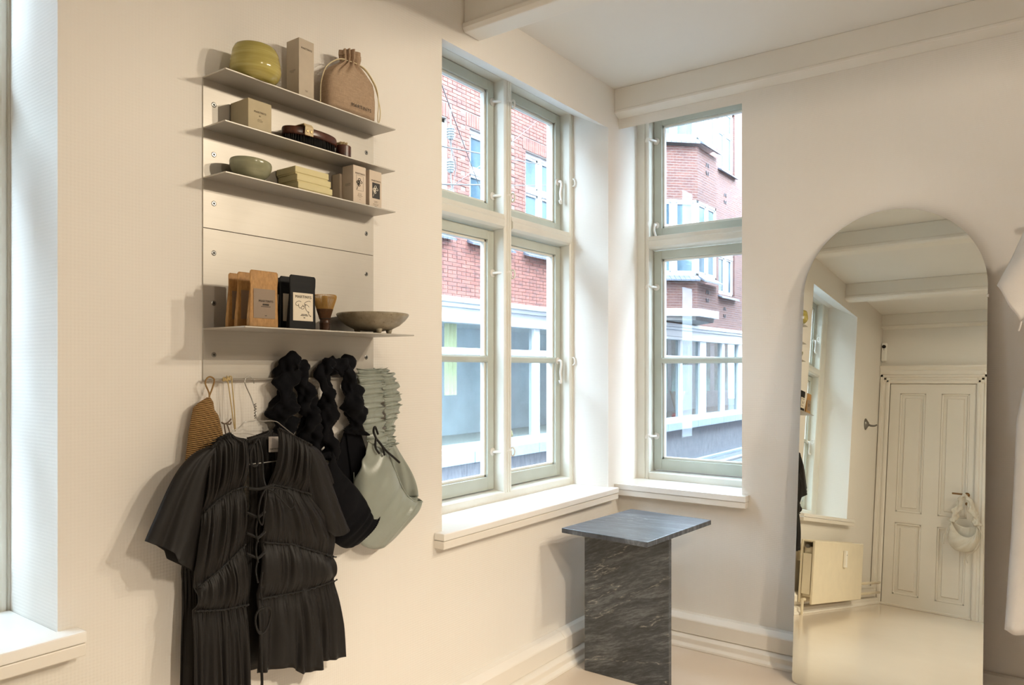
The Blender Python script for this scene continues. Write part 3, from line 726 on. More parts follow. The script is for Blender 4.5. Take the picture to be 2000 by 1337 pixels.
def flower(parent, cx, y, cz, s, m):
    mb = MB()
    def loop(ox, oz, rx, rz, rot, r=0.00075):
        pts = []
        for i in range(22):
            a = 2*pi*i/22; px, pz = rx*cos(a), rz*sin(a)
            pts.append((cx+s*(ox+px*cos(rot)-pz*sin(rot)), y-0.0004, cz+s*(oz+px*sin(rot)+pz*cos(rot))))
        mb.tube(pts, r*s*1.2, 5, closed=True)
    for q in ((0.0, 0.010, 0.005, 0.0042, 0.5), (0.006, 0.0035, 0.0065, 0.0036, -0.4), (-0.0065, 0.001, 0.005, 0.005, 0.2), (-0.004, -0.001, 0.0038, 0.0055, 0.8), (-0.0005, -0.008, 0.0032, 0.0038, 0.3), (-0.005, -0.005, 0.0028, 0.004, -0.5)): loop(*q)
    mb.tube(smooth_path([(cx+s*0.0, y-0.0004, cz+s*0.008), (cx-s*0.004, y-0.0004, cz-s*0.002), (cx-s*0.006, y-0.0004, cz-s*0.012), (cx-s*0.010, y-0.0004, cz-s*0.023)], 5), 0.0008*s, 5)
    return tag(obj('flower_drawing', mb, m, parent), None, kind='stuff')
t = carton(-1.925, -1.872, -0.095, -0.045, S3+0.0015, 1.988, white_card, 'blush carton with outlined flower drawing on the third ledge', 'flower_carton', 'flower cartons')
text('lettering', 'MARTINYS', (-1.897, -0.0956, 1.964), 0.0078, INKS, t)
fr = MB()
for q in ((-1.9125, -1.8835, 1.9585, 1.959), (-1.9125, -1.8835, 1.9115, 1.912), (-1.9125, -1.912, 1.9115, 1.959), (-1.884, -1.8835, 1.9115, 1.959)): fr.box(q[0], q[1], -0.0954, -0.095, q[2], q[3])
obj('picture_outline', fr, INKS, t)
flower(t, -1.900, -0.0952, 1.936, 0.95, INK)
lines(t, -1.897, -0.0953, [(1.902, 0.016), (1.8985, 0.016), (1.895, 0.022), (1.8915, 0.012), (1.884, 0.004)])
s = MB()
for z, w in ((1.932, 0.024), (1.929, 0.026), (1.926, 0.022)):
    for i in range(9): s.box(-1.92525, -1.925, -0.070-w/2+i*w/9, -0.070-w/2+(i+0.7)*w/9, z-0.0005, z+0.0005)
tag(obj('side_print', s, INKS, t), None, kind='stuff')
t = carton(-1.857, -1.804, -0.095, -0.045, S3+0.0015, 1.987, white_card, 'blush carton with white flower on a black square, at the ledge end', 'flower_carton', 'flower cartons')
text('lettering', 'MARTINYS', (-1.829, -0.0956, 1.955), 0.0078, INKS, t)
obj('black_square', MB().box(-1.845, -1.812, -0.0954, -0.095, 1.899, 1.949), mat('black_print', '#2b2a28', 0.6), t)
flower(t, -1.832, -0.0954, 1.926, 0.95, mat('white_print', '#e9e2d4', 0.6))
lines(t, -1.829, -0.0953, [(1.890, 0.018), (1.8865, 0.014), (1.881, 0.024), (1.8775, 0.024), (1.874, 0.012), (1.868+0.003, 0.004)])
carton(-1.934, -1.886, -0.043, -0.006, S3+0.0015, 1.966, white_card, 'plain blush carton half hidden behind the outlined flower carton', 'plain_carton')

# ---- lowest ledge: pouches, whisk, stone bowl
def pouch(x0, x1, yf, yb, z0, h, m, lm, label, group, kind, name='stand_up_pouch', rot=0.0):
    cx = (x0+x1)/2; w = x1-x0
    t = thing(name, (cx, (yf+yb)/2, z0), label, 'pouch', group)
    # front sheet, back sheet and gusset in one skin: deep at the foot, flat seal at the top
    dep = [(0.0, 1.0), (0.12, 0.98), (0.45, 0.62), (0.7, 0.28), (0.80, 0.10), (0.86, 0.06), (1.0, 0.05)]
    ym = (yf+yb)/2; hd = (yb-yf)/2
    def fn(u, v):
        a = u*4; d = hd*interp(dep, v)
        rr = 0.06
        ww = w/2
        tv = max(0.0, (v-0.95)/0.05); ww -= 0.0045*(1-sqrt(max(0, 1-tv*tv)))
        bulge = 0.003*sin(pi*min(1, v/0.8))*0
        e = lambda q: 1-0.25*(2*q-1)**6
        if a < 1: x = lerp(-ww, ww, a); y = -hd*e(a)
        elif a < 2: x = ww-0.002*sin(pi*(a-1))*(1 if v < 0.75 else 0); y = lerp(-hd*0.75, -hd+2*d*0.75, a-1)
        elif a < 3: x = lerp(ww, -ww, a-2); y = -hd+2*d*e(a-2)
        else: x = -ww+0.002*sin(pi*(a-3))*(1 if v < 0.75 else 0); y = lerp(-hd+2*d*0.75, -hd*0.75, a-3)
        x += 0.0016*sin(5.2*v+1.0)*(1 if x > 0 else -1)*(1-v)
        zip_ = 0.0009*(math.exp(-((v-0.845)/0.008)**2)+math.exp(-((v-0.80)/0.008)**2))
        if a < 1: y -= zip_
        return (cx+x, ym+y, z0+v*h)
    mb = MB().grid(fn, 96, 44, cu=True)
    n0 = len(mb.v)-96; mb.f.append(tuple(range(n0, n0+96)))
    mb.f.append(tuple(range(0, 96)))
    b = obj('pouch_body', mb, m, t, smooth=True)
    # label follows the front sheet
    def lab(u, v):
        vv = lerp(0.155, 0.675, v); x = lerp(-w*0.385, w*0.385, u); d = hd*interp(dep, vv)
        k = (x+w/2)/w
        return (cx+x, ym-hd*(1-0.25*(2*k-1)**6)-0.0011, z0+vv*h)
    obj('label', MB().grid(lab, 12, 14), lm, t, solid=0.0004)
    def on(v): 
        return ym-hd-0.0019
    if kind:
        zz = 0.46 if kind == 'kraft' else 0.60
        tilt = math.atan2(on(zz+0.1)-on(zz-0.1), 0.2*h)
        text('lettering', 'MARTINYS', (cx+(0.004 if kind == 'kraft' else 0), on(zz), z0+zz*h), 0.0088 if kind == 'kraft' else 0.0108, INK, t, rot=(pi/2-tilt, 0, 0))
        if kind == 'kraft':
            mb = MB()
            for vv, wd in ((0.40, 0.020), (0.365, 0.030), (0.205, 0.006)):
                n = max(3, int(wd/0.004))
                for i in range(n):
                    hh = 0.0022 if vv == 0.40 else 0.0008
                    mb.box(cx+0.004-wd/2+i*wd/n, cx+0.004-wd/2+(i+0.7)*wd/n, on(vv)-0.0001, on(vv)+0.0002, z0+vv*h-hh, z0+vv*h+hh)
            tag(obj('small_print', mb, INK, t), None, kind='stuff')
        else:
            mb = MB()
            def loop(ox, oz, rx, rz, rot, a0=0, a1=2*pi):
                pts = []
                for i in range(20):
                    a = lerp(a0, a1, i/19); px, pz = rx*cos(a), rz*sin(a); x = ox+px*cos(rot)-pz*sin(rot); z = oz+px*sin(rot)+pz*cos(rot)
                    vv = 0.45+z/h; pts.append((cx+x, on(vv)+0.0003, z0+vv*h))
                mb.tube(pts, 0.00055, 5)
            loop(-0.016, 0.004, 0.010, 0.006, 0.3, 0.3, 4.6); loop(0.014, 0.007, 0.011, 0.004, 0.35, 0.0, 4.2); loop(-0.002, -0.007, 0.0058, 0.0038, 0.4)
            loop(0.014, -0.008, 0.0062, 0.010, 0.5, 0.0, 4.4); loop(0.021, -0.024, 0.002, 0.008, 0.6, 0.5, 5.5); loop(-0.012, -0.001, 0.004, 0.008, 0.2, 2.6, 5.2); loop(0.002, 0.002, 0.005, 0.004, 0.9, 2.5, 5.6)
            tag(obj('fruit_drawing', mb, INK, t, smooth=True), None, kind='stuff')
            mb = MB()
            for vv, wd in ((0.275, 0.020), (0.255, 0.026), (0.215, 0.006)):
                n = max(3, int(wd/0.004))
                for i in range(n): mb.box(cx+0.004-wd/2+i*wd/n, cx+0.004-wd/2+(i+0.7)*wd/n, on(vv)-0.0001, on(vv)+0.0002, z0+vv*h-0.0009, z0+vv*h+0.0009)
            tag(obj('small_print', mb, INK, t), None, kind='stuff')
    return t
kraft = NT('kraft_paper'); _v = kraft.coord()
_f = kraft.noise(kraft.mapping(_v, scale=(60, 60, 30)), 3, 4)
kraft.color(kraft.ramp(_f, [(0.3, srgb('#a07744')), (0.7, srgb('#b98d55'))])); kraft.b.inputs['Roughness'].default_value = 0.55
kraft.bump(_f, 0.001, 0.2)
kl = mat('taupe_label', '#8a7866', 0.5, var=0.03)
bl = mat('black_pouch_film', '#0c0e11', 0.6, var=0.1, spec=0.3)
wl = mat('cream_label', '#ddd3c0', 0.6, var=0.02)
Z4 = S4+0.0015
pouch(-2.349, -2.263, -0.176, -0.158, Z4, 0.148, kraft.m, kl, 'front kraft paper pouch with taupe label, nearest the ledge edge', 'kraft paper pouches', 'kraft')
pouch(-2.348, -2.263, -0.120, -0.102, Z4, 0.147, kraft.m, kl, 'middle kraft paper pouch of the three', 'kraft paper pouches', None)
pouch(-2.347, -2.262, -0.078, -0.060, Z4, 0.147, kraft.m, kl, 'rear kraft paper pouch nearest the metal panel', 'kraft paper pouches', None)
pouch(-2.225, -2.137, -0.176, -0.158, Z4, 0.148, bl, wl, 'front black pouch with cream label and fruit drawing', 'black pouches', 'black')
pouch(-2.226, -2.138, -0.134, -0.116, Z4, 0.147, bl, wl, 'middle black pouch, half hidden by the front one', 'black pouches', None)
pouch(-2.244, -2.156, -0.100, -0.082, Z4, 0.146, bl, wl, 'rear black pouch, showing only a dark sliver beside the kraft pouch', 'black pouches', None)

def whisk():
    cx, cy, z0 = -2.058, -0.120, Z4
    t = thing('bamboo_whisk', (cx, cy, z0), 'bamboo tea whisk with flared tines and dark handle', 'whisk')
    hm = NT('dark_bamboo'); v = hm.coord(); f = hm.noise(hm.mapping(v, scale=(120, 120, 6)), 1.0, 3)
    hm.color(hm.ramp(f, [(0.3, srgb('#2a170d')), (0.7, srgb('#4b2c18'))])); hm.b.inputs['Roughness'].default_value = 0.3
    obj('whisk_handle', MB().lathe([(0.0, 0.0), (0.0152, 0.0), (0.0156, 0.010), (0.0160, 0.024), (0.0166, 0.0255), (0.0160, 0.027), (0.0148, 0.030), (0.0146, 0.038), (0.0, 0.038)], cx, cy, z0, 32), hm.m, t, smooth=True)
    tm = mat('pale_bamboo', '#b8914f', 0.45, var=0.12, vscale=90)
    tn = MB(); lo = MB()
    for i in range(56):
        a = 2*pi*i/56; c, s_ = cos(a), sin(a)
        prof = [(0.0144, 0.036), (0.0185, 0.050), (0.0235, 0.066), (0.0300, 0.086), (0.0338, 0.098), (0.0340, 0.1035), (0.0325, 0.1065), (0.0295, 0.1075)]
        tn.tube([(cx+r*c, cy+r*s_, z0+z) for r, z in prof[2:]], 0.0010, 4)
        lo.tube([(cx+r*c, cy+r*s_, z0+z) for r, z in prof[:3]], 0.0014, 4)
    for i in range(24):
        a = 2*pi*i/24
        tn.tube([(cx+r*cos(a), cy+r*sin(a), z0+z) for r, z in ((0.0095, 0.066), (0.0075, 0.085), (0.0065, 0.105))], 0.0012, 4)
        lo.tube([(cx+r*cos(a), cy+r*sin(a), z0+z) for r, z in ((0.0115, 0.038), (0.0105, 0.052), (0.0095, 0.066))], 0.0016, 4)
    tag(obj('tines', tn, tm, t), 'pale bamboo tines', kind='stuff')
    tag(obj('tine_roots', lo, mat('brown_bamboo', '#5a3b20', 0.4, var=0.15, vscale=90), t), 'brown roots of the tines', kind='stuff')
    obj('thread_binding', MB().lathe([(0.0148, 0.036), (0.0162, 0.0365), (0.0162, 0.0395), (0.0152, 0.040)], cx, cy, z0, 32), M['dark'], t, smooth=True)
whisk()
def stone_bowl():
    cx, cy, z0 = -1.868, -0.122, Z4
    t = thing('stone_bowl', (cx, cy, z0), 'wide shallow speckled stone bowl on small feet at the ledge end', 'bowl')
    sm = NT('speckled_stone'); v = sm.coord()
    f = sm.noise(v, 26, 5, 0.65); g = sm.noise(v, 120, 2, 0.5)
    c1 = sm.ramp(f, [(0.3, srgb('#7d725c')), (0.7, srgb('#a89d86'))])
    sp = sm.ramp(g, [(0.66, (0, 0, 0)), (0.72, (0.8, 0.8, 0.8))])
    sm.color(sm.mix(sp, c1, srgb('#5a4633'))); sm.b.inputs['Roughness'].default_value = 0.42; sm.bump(f, 0.002, 0.25)
    prof = [(0.0, 0.008), (0.030, 0.0085), (0.058, 0.014), (0.083, 0.0265), (0.101, 0.042), (0.1115, 0.055), (0.1135, 0.0605), (0.1110, 0.0635), (0.1075, 0.0625), (0.098, 0.052), (0.08, 0.038), (0.055, 0.026), (0.0, 0.018)]
    obj('bowl_body', MB().lathe(prof, cx, cy, z0, 72), sm.m, t, smooth=True)
    for a in (-1.95, -0.72, 0.6, 2.1):
        x, y = cx+0.05*cos(a), cy+0.05*sin(a)
        obj('foot', MB().lathe([(0.0, 0.0), (0.006, 0.0), (0.008, 0.004), (0.0115, 0.016), (0.0, 0.017)], x, y, z0, 16), sm.m, t, smooth=True)
    st = mat('dark_purple_stone', '#33202b', 0.35)
    for (dx, dy, r, lab, m) in ((-0.062, 0.030, 0.009, 'small dark purple pebble peeking over the bowl rim near the whisk', st),
                                (0.038, 0.045, 0.011, 'small brown pebble peeking over the stone bowl rim', mat('brown_pebble', '#6b5a44', 0.5))):
        rr = sqrt(dx*dx+dy*dy); zb = z0+interp([(0.0, 0.018), (0.055, 0.026), (0.08, 0.038), (0.098, 0.052)], rr)
        mb = MB().lathe([(0.0, 0.0), (r*0.6, r*0.15), (r, r*0.9), (r*1.02, r*2.2), (r*0.75, r*3.3), (0.0, r*3.7)] if False else [(0.0, 0.0), (r*0.9, r*0.5), (r*1.25, r*1.6), (r*1.2, r*2.6), (r*0.8, r*3.3), (0.0, r*3.5)], cx+dx, cy+dy, zb+0.001, 20)
        tag(obj('pebble', mb, m, smooth=True), lab, 'pebble')
stone_bowl()

# ------------------------------------------------------------------ marble side table
def marble_table():
    t = thing('side_table', (-0.47, -0.36, 0), 'dark grey veined marble side table in the corner', 'table')
    # top turned a few degrees against the walls
    c = Vector((-0.481, -0.353)); a = radians(-4.0); ux = Vector((cos(a), sin(a))); uy = Vector((-sin(a), cos(a)))
    def pt(x, y): q = c+ux*x+uy*y; return q.x, q.y
    poly = [pt(-0.29, -0.212), pt(0.29, -0.212), pt(0.29, 0.212), pt(-0.29, 0.212)]
    obj('table_top', MB().prism(poly, lambda p, q, z: (p, q, z), 0.638, 0.660), M['marble_sky_lit'], t, bevel=0.0025)
    obj('front_slab', MB().box(-0.612, -0.583, -0.558, -0.152, 0.0, 0.638), M['marble'], t, bevel=0.002)
    obj('rear_slab', MB().box(-0.5825, -0.26, -0.37, -0.341, 0.0, 0.638), M['marble'], t, bevel=0.002)
marble_table()

# ------------------------------------------------------------------ arched mirror leaning on the right wall
def arch_mirror():
    P0 = Vector((-0.120, -1.30, 1.0)); ya, tl = radians(2.689), radians(5.527)
    hx = Vector((-sin(ya), -cos(ya), 0)); n = Vector((-cos(ya)*cos(tl), sin(ya)*cos(tl), sin(tl)))
    vy = n.cross(hx); vy = vy if vy.z > 0 else -vy
    cu, hw, vb, vt = -0.004, 0.350, -1.003, 1.030
    t = thing('arched_mirror', (-0.23, -1.3, 0), 'tall frameless arched mirror leaning against the right wall', 'mirror')
    pts = []
    r0 = 0.02
    for i in range(7): a = pi+ (pi/2)*i/6; pts.append((cu-hw+r0+r0*cos(a), vb+r0+r0*sin(a)))
    for i in range(7): a = 1.5*pi+(pi/2)*i/6; pts.append((cu+hw-r0+r0*cos(a), vb+r0+r0*sin(a)))
    for i in range(65): a = pi*i/64; pts.append((cu+hw*cos(a), vt-hw+hw*sin(a)))
    W3 = lambda p, q, d: P0+hx*p+vy*q+n*d
    mb = MB(); k = len(pts); mb.v = [tuple(W3(p, q, 0)) for p, q in pts]; mb.f = [tuple(range(k))]
    obj('mirror_glass', mb, M['mirror'], t)
    obj('mirror_backing', MB().prism(pts, lambda p, q, d: W3(p, q, d), -0.006, -0.0004), mat('mirror_edge', '#6f6a62', 0.3, 0.3), t)
    for u, v in ((cu-hw, 0.585), (cu+hw, 0.64)):
        cl = MB(); 
        for d0, d1, w0, w1 in ((-0.008, 0.003, -0.004, 0.004),):
            b = MB().box(-0.006, 0.006, -0.012, 0.012, 0, 1); 
            cl.v = [tuple(W3(u+x*0.6, v+y*0.5, lerp(d0, d1, z))) for x, y, z in b.v]; cl.f = b.f
        obj('edge_clip', cl, M['white_metal'], t, bevel=0.001)
arch_mirror()

# ------------------------------------------------------------------ clothes on the shelf hem
def wave(seed, fs):
    rnd = random.Random(seed); return [(f, rnd.uniform(0, 2*pi), rnd.uniform(0.6, 1.2), rnd.uniform(-1.2, 1.2)) for f in fs]
def wsum(w, s, v):
    s2 = s+0.035*sin(7.3*s+w[0][1])+0.02*sin(17*s+w[0][1]*2+v)
    return sum(a*sin(2*pi*f*s2+ph+dr*v*1.6) for f, ph, a, dr in w)/len(w)

def cloth(name, col, rough=0.75, sheen=0.25, spec=0.3, crink=0.25, cs=160):
    t = NT(name); v = t.coord(); c = srgb(col)
    f = t.noise(v, 9, 3)
    t.color(t.ramp(f, [(0.3, tuple(x*0.88 for x in c)), (0.7, c)]))
    t.b.inputs['Roughness'].default_value = rough; t.b.inputs['Sheen Weight'].default_value = sheen; t.b.inputs['Specular IOR Level'].default_value = spec
    t.bump(t.noise(t.mapping(v, scale=(cs, cs, cs*0.35)), 1.0, 3), 0.0012, crink)
    return t.m
M['blouse'] = cloth('black_taffeta', '#120f0e', 0.56, 0.02, 0.35, 0.35, 60)
M['tie'] = cloth('black_ribbon', '#100f0f', 0.6, 0.1)
M['navy'] = cloth('navy_velvet', '#06070d', 0.85, 0.02, 0.15, 0.5, 60)
M['green'] = cloth('sage_satin', '#959c92', 0.33, 0.1, 0.5, 0.25, 50)
M['white_tag'] = mat('white_woven_tag', '#d9d2cc', 0.7)

def seam_pt(c, s):
    return interp(c, s)
def panel(inner, outer, seams, y0, seed, nu=130, nv=14, amp=0.011, hemw=0.0):
    """gathered cloth panel: seams = list of curves [(s, z), ...] from top to hem"""
    mb = MB(); rows = []
    for k in range(len(seams)-1):
        for j in range(nv+(1 if k == len(seams)-2 else 0)): rows.append((k, j/nv))
    W_ = [wave(seed+k*13, (1.7, 3.1, 5.3, 8.7)) for k in range(len(seams))]
    fine = wave(seed+99, (31, 43))
    n = len(rows)
    def fn(u, t):
        k, v = rows[min(n-1, int(round(t*(n-1))))]
        z = lerp(seam_pt(seams[k], u), seam_pt(seams[k+1], u), v)
        x = lerp(interp(inner, z), interp(outer, z), u)
        last = k == len(seams)-2
        first = k == 0
        body = sin(pi*v) if not last else sin(pi*min(0.5, v*0.62))
        e = abs(2*u-1)**6
        f0 = wsum(W_[k], u, v); f1 = wsum(W_[min(k+1, len(W_)-1)], u, v)
        y = y0-0.010*body-amp*(0.35+body)*f0*(1.6 if last else 1.0)
        gather = (math.exp(-(v/0.16)**2) if not first else 0.6*math.exp(-(v/0.12)**2))+(math.exp(-((1-v)/0.16)**2) if not last else 0)
        y += 0.0035*gather*wsum(fine, u, 0)+0.006*min(1, gather)
        y += 0.012*e
        if last and hemw: z += hemw*v*f0
        return (x, y, z)
    return mb.grid(fn, nu, n)
def cord_seam(curve, inner, outer, y, r=0.0032, seed=1):
    pts = []
    for i in range(41):
        s = i/40; z = interp(curve, s); x = lerp(interp(inner, z), interp(outer, z), s)
        pts.append((x, y-0.001+0.0015*sin(s*70+seed), z+0.001*sin(s*90)))
    return MB().tube(pts, lambda t: r*(0.8+0.35*sin(t*160)), 7)
srt = lambda L: sorted((z, x) for x, z in L)

def blouse():
    t = thing('black_blouse', (-2.23, -0.1, 0.47), 'black gathered short-sleeved blouse on a wire hanger', 'blouse')
    yf = -0.108
    Li = srt([(-2.303, 1.159), (-2.313, 1.037), (-2.316, 0.966), (-2.313, 0.855), (-2.303, 0.687), (-2.298, 0.46), (-2.330, 1.168)])
    Lo = srt([(-2.415, 1.15), (-2.425, 1.07), (-2.432, 0.99), (-2.452, 0.90), (-2.460, 0.836), (-2.454, 0.80), (-2.461, 0.715), (-2.466, 0.64), (-2.470, 0.46)])
    Ls = [[(0, 1.160), (0.35, 1.182), (0.55, 1.176), (1, 1.146)], [(0, 1.036), (0.35, 1.030), (0.7, 1.012), (1, 0.985)], [(0, 0.880), (0.5, 0.832), (1, 0.795)], [(0, 0.716), (0.5, 0.722), (1, 0.738)], [(0, 0.478), (0.5, 0.462), (1, 0.470)]]
    Ri = srt([(-2.203, 1.183), (-2.215, 1.10), (-2.230, 1.031), (-2.254, 1.013), (-2.258, 0.844), (-2.276, 0.68), (-2.284, 0.48)])
    Ro = srt([(-2.090, 1.13), (-2.098, 1.06), (-2.096, 0.985), (-2.050, 0.92), (-2.008, 0.85), (-2.003, 0.805), (-1.998, 0.704), (-1.976, 0.569), (-1.966, 0.46)])
    Rs = [[(0, 1.184), (0.3, 1.168), (1, 1.128)], [(0, 1.031), (0.5, 1.014), (1, 0.985)], [(0, 0.875), (0.4, 0.850), (1, 0.782)], [(0, 0.722), (0.6, 0.708), (1, 0.713)], [(0, 0.525), (0.35, 0.508), (0.46, 0.478), (0.70, 0.470), (0.74, 0.484), (1, 0.472)]]
    obj('front_half', panel(Li, Lo, Ls, yf, 3), M['blouse'], t, smooth=True, solid=0.0015)
    obj('front_half', panel(Ri, Ro, Rs, yf, 8, nu=140), M['blouse'], t, smooth=True, solid=0.0015)
    for c in Ls[1:4]: obj('gathered_seam', cord_seam(c, Li, Lo, yf+0.003), M['tie'], t, smooth=True)
    for c in Rs[1:4]: obj('gathered_seam', cord_seam(c, Ri, Ro, yf+0.003), M['tie'], t, smooth=True)
    obj('shoulder_seam', cord_seam(Ls[0], Li, Lo, yf+0.008, 0.0036), M['tie'], t, smooth=True)
    obj('shoulder_seam', cord_seam(Rs[0], Ri, Ro, yf+0.008, 0.0036), M['tie'], t, smooth=True)
    # back, slit open behind the neck
    yb = -0.055
    bl_i = srt([(-2.302, 1.165), (-2.304, 0.96), (-2.29, 0.90), (-2.285, 0.45)]); br_i = srt([(-2.262, 1.165), (-2.262, 0.96), (-2.28, 0.90), (-2.285, 0.45)])
    bt_l = [[(0, 1.160), (0.4, 1.172), (1, 1.150)], [(0, 0.86), (1, 0.80)], [(0, 0.50), (1, 0.50)]]
    bt_r = [[(0, 1.160), (0.35, 1.176), (1, 1.130)], [(0, 0.86), (1, 0.80)], [(0, 0.515), (1, 0.505)]]
    obj('back_half', panel(bl_i, Lo, bt_l, yb+0.004, 21, amp=0.004), M['blouse'], t, smooth=True, solid=0.0015)
    obj('back_half', panel(br_i, Ro, bt_r, yb+0.004, 22, amp=0.004), M['blouse'], t, smooth=True, solid=0.0015)
    # sleeves: open flared tubes
    def sleeve(outer, inner, hem, seed, depth=0.030, yc=-0.088, fl=2.6):
        W_ = wave(seed, (1.0, 2.0, 3.0))
        op = smooth_path([(x, 0, z) for x, z in outer], 10); ip = smooth_path([(x, 0, z) for x, z in inner], 10)
        hp = [(i/(len(hem)-1), h) for i, h in enumerate(hem)]
        def fn(u, v):
            front = u < 0.5; q = u*2 if front else 2-u*2
            o = curve_at(op, v); i_ = curve_at(ip, v); p = o.lerp(i_, q)
            hx = interp([(a, h[0]) for a, h in hp], q); hz = interp([(a, h[1]) for a, h in hp], q)
            p = p.lerp(Vector((hx, 0, hz)), v**2.2)
            th = sin(pi*q)**0.6
            y = yc+(-depth if front else depth*0.55)*th*(0.55+0.45*v)
            if front: y -= 0.017*v*wsum(W_, q*fl/2.6, v)
            x = p.x
            return (x, min(y, -0.012), p.z)
        return MB().grid(fn, 84, 34, cu=True)
    obj('sleeve', sleeve([(-2.410, 1.150), (-2.455, 1.140), (-2.492, 1.112), (-2.535, 1.03), (-2.582, 0.937)], [(-2.395, 1.145), (-2.415, 1.08), (-2.428, 0.985), (-2.438, 0.90), (-2.432, 0.82)],
                         [(-2.582, 0.937), (-2.545, 0.918), (-2.522, 0.900), (-2.516, 0.878), (-2.47, 0.848), (-2.432, 0.816)], 5), M['blouse'], t, smooth=True, solid=0.0015)
    obj('sleeve', sleeve([(-2.098, 1.130), (-2.062, 1.124), (-2.040, 1.108), (-1.995, 1.00), (-1.943, 0.872)], [(-2.112, 1.125), (-2.108, 1.06), (-2.100, 0.985), (-2.085, 0.94), (-2.062, 0.895)],
                         [(-1.943, 0.872), (-1.950, 0.858), (-1.985, 0.846), (-2.020, 0.850), (-2.045, 0.875), (-2.062, 0.895)], 6, 0.026), M['blouse'], t, smooth=True, solid=0.0015)
    # neck tape, ties and bow
    tp = M['tie']
    obj('neck_tie', MB().tube(smooth_path([(-2.305, -0.10, 1.157), (-2.285, -0.102, 1.163), (-2.262, -0.102, 1.166), (-2.235, -0.09, 1.168), (-2.205, -0.07, 1.176)], 6), 0.0042, 6), tp, t, smooth=True)
    obj('neck_tie', MB().tube(smooth_path([(-2.275, -0.104, 1.163), (-2.300, -0.108, 1.13), (-2.302, -0.110, 1.10), (-2.290, -0.110, 1.088), (-2.280, -0.110, 1.10), (-2.284, -0.11, 1.15)], 6), 0.0036, 6), tp, t, smooth=True)
    obj('neck_tie', MB().tube(smooth_path([(-2.275, -0.104, 1.163), (-2.268, -0.112, 1.12), (-2.268, -0.116, 1.06), (-2.262, -0.12, 1.028)], 6), 0.0036, 6), tp, t, smooth=True)
    obj('front_tie', MB().tube(smooth_path([(-2.312, -0.112, 1.031), (-2.285, -0.120, 1.026), (-2.262, -0.124, 1.029), (-2.236, -0.118, 1.031)], 6), 0.0042, 6), tp, t, smooth=True)
    loop = smooth_path([(-2.262, -0.124, 1.028), (-2.225, -0.130, 1.022), (-2.19, -0.134, 1.0), (-2.178, -0.134, 0.972), (-2.190, -0.132, 0.960), (-2.215, -0.130, 0.985), (-2.24, -0.128, 1.012), (-2.262, -0.124, 1.026)], 6)
    obj('bow_loop', MB().tube(loop, 0.0022, 6), tp, t, smooth=True)
    loop = smooth_path([(-2.262, -0.124, 1.028), (-2.285, -0.130, 1.0), (-2.292, -0.130, 0.955), (-2.280, -0.130, 0.93), (-2.272, -0.128, 0.97), (-2.263, -0.125, 1.024)], 6)
    obj('bow_loop', MB().tube(loop, 0.0022, 6), tp, t, smooth=True)
    for k, z in enumerate((0.955, 0.90, 0.845)):
        obj('front_tie', MB().tube(smooth_path([(-2.316, -0.112, z+0.012), (-2.296, -0.122, z), (-2.285, -0.122, z-0.004), (-2.260, -0.114, z+0.006)], 5), 0.0036, 6), tp, t, smooth=True)
        obj('front_tie', MB().tube(smooth_path([(-2.287, -0.124, z), (-2.297, -0.126, z-0.035), (-2.290, -0.126, z-0.07)], 5), 0.0026, 6), tp, t, smooth=True)
    ring = [(-2.277+0.024*cos(a), -0.130-0.004*sin(a), 0.676+0.036*sin(a)+0.006*cos(2*a)) for a in [2*pi*i/36 for i in range(36)]]
    obj('bow_loop', MB().tube(ring, 0.0030, 6, closed=True), tp, t, smooth=True)
    obj('front_tie', MB().tube(smooth_path([(-2.277, -0.128, 0.712), (-2.282, -0.126, 0.76), (-2.275, -0.124, 0.80)], 5), 0.003, 6), tp, t, smooth=True)
    obj('front_tie', MB().tube(smooth_path([(-2.28, -0.122, 0.64), (-2.276, -0.12, 0.56), (-2.272, -0.118, 0.50), (-2.274, -0.118, 0.463)], 5), 0.0042, 6), tp, t, smooth=True)
    lb = MB().grid(lambda u, v: (-2.213+0.033*u, -0.066, 1.116+0.044*v-0.002*u), 3, 3)
    o = obj('neck_label', lb, M['white_tag'], t, solid=0.0008); tag(o, 'white neck label with small print')
    text('lettering', 'MARTINYS', (-2.196, -0.0668, 1.124), 0.0055, INK, o)
blouse()

def wire_hanger():
    t = thing('wire_hanger', (-2.257, -0.06, 1.1), 'galvanised wire clothes hanger holding the black blouse', 'hanger')
    m = mat('galvanised_wire', '#a9a7a2', 0.3, 0.85)
    y = -0.075
    hook = [(-2.236, -0.030, 1.310), (-2.240, -0.030, 1.322), (-2.252, -0.029, 1.3305), (-2.264, -0.029, 1.322), (-2.266, -0.034, 1.306), (-2.262, -0.055, 1.27), (-2.259, -0.070, 1.235), (-2.259, y, 1.212)]
    obj('hanger_hook', MB().tube(smooth_path(hook, 7), 0.0015, 8), m, t, smooth=True)
    tw = [(-2.2595+0.0028*cos(i*0.9), -0.070+0.0028*sin(i*0.9), 1.255-i*0.0011) for i in range(38)]
    obj('hanger_twist', MB().tube(tw, 0.0014, 6), m, t, smooth=True)
    fr = [(-2.259, y, 1.213), (-2.266, y, 1.208), (-2.296, y, 1.206), (-2.314, y, 1.192), (-2.340, y, 1.180), (-2.41, y, 1.135), (-2.455, y, 1.112), (-2.462, y, 1.10), (-2.450, y, 1.093), (-2.30, y-0.012, 1.0915), (-2.21, y-0.012, 1.0915), (-2.07, y, 1.090), (-2.06, y, 1.098), (-2.075, y, 1.115), (-2.17, y, 1.185), (-2.199, y, 1.203), (-2.245, y, 1.206), (-2.259, y, 1.213)]
    obj('hanger_frame', MB().tube(smooth_path(fr, 6), 0.0015, 8), m, t, smooth=True)
wire_hanger()

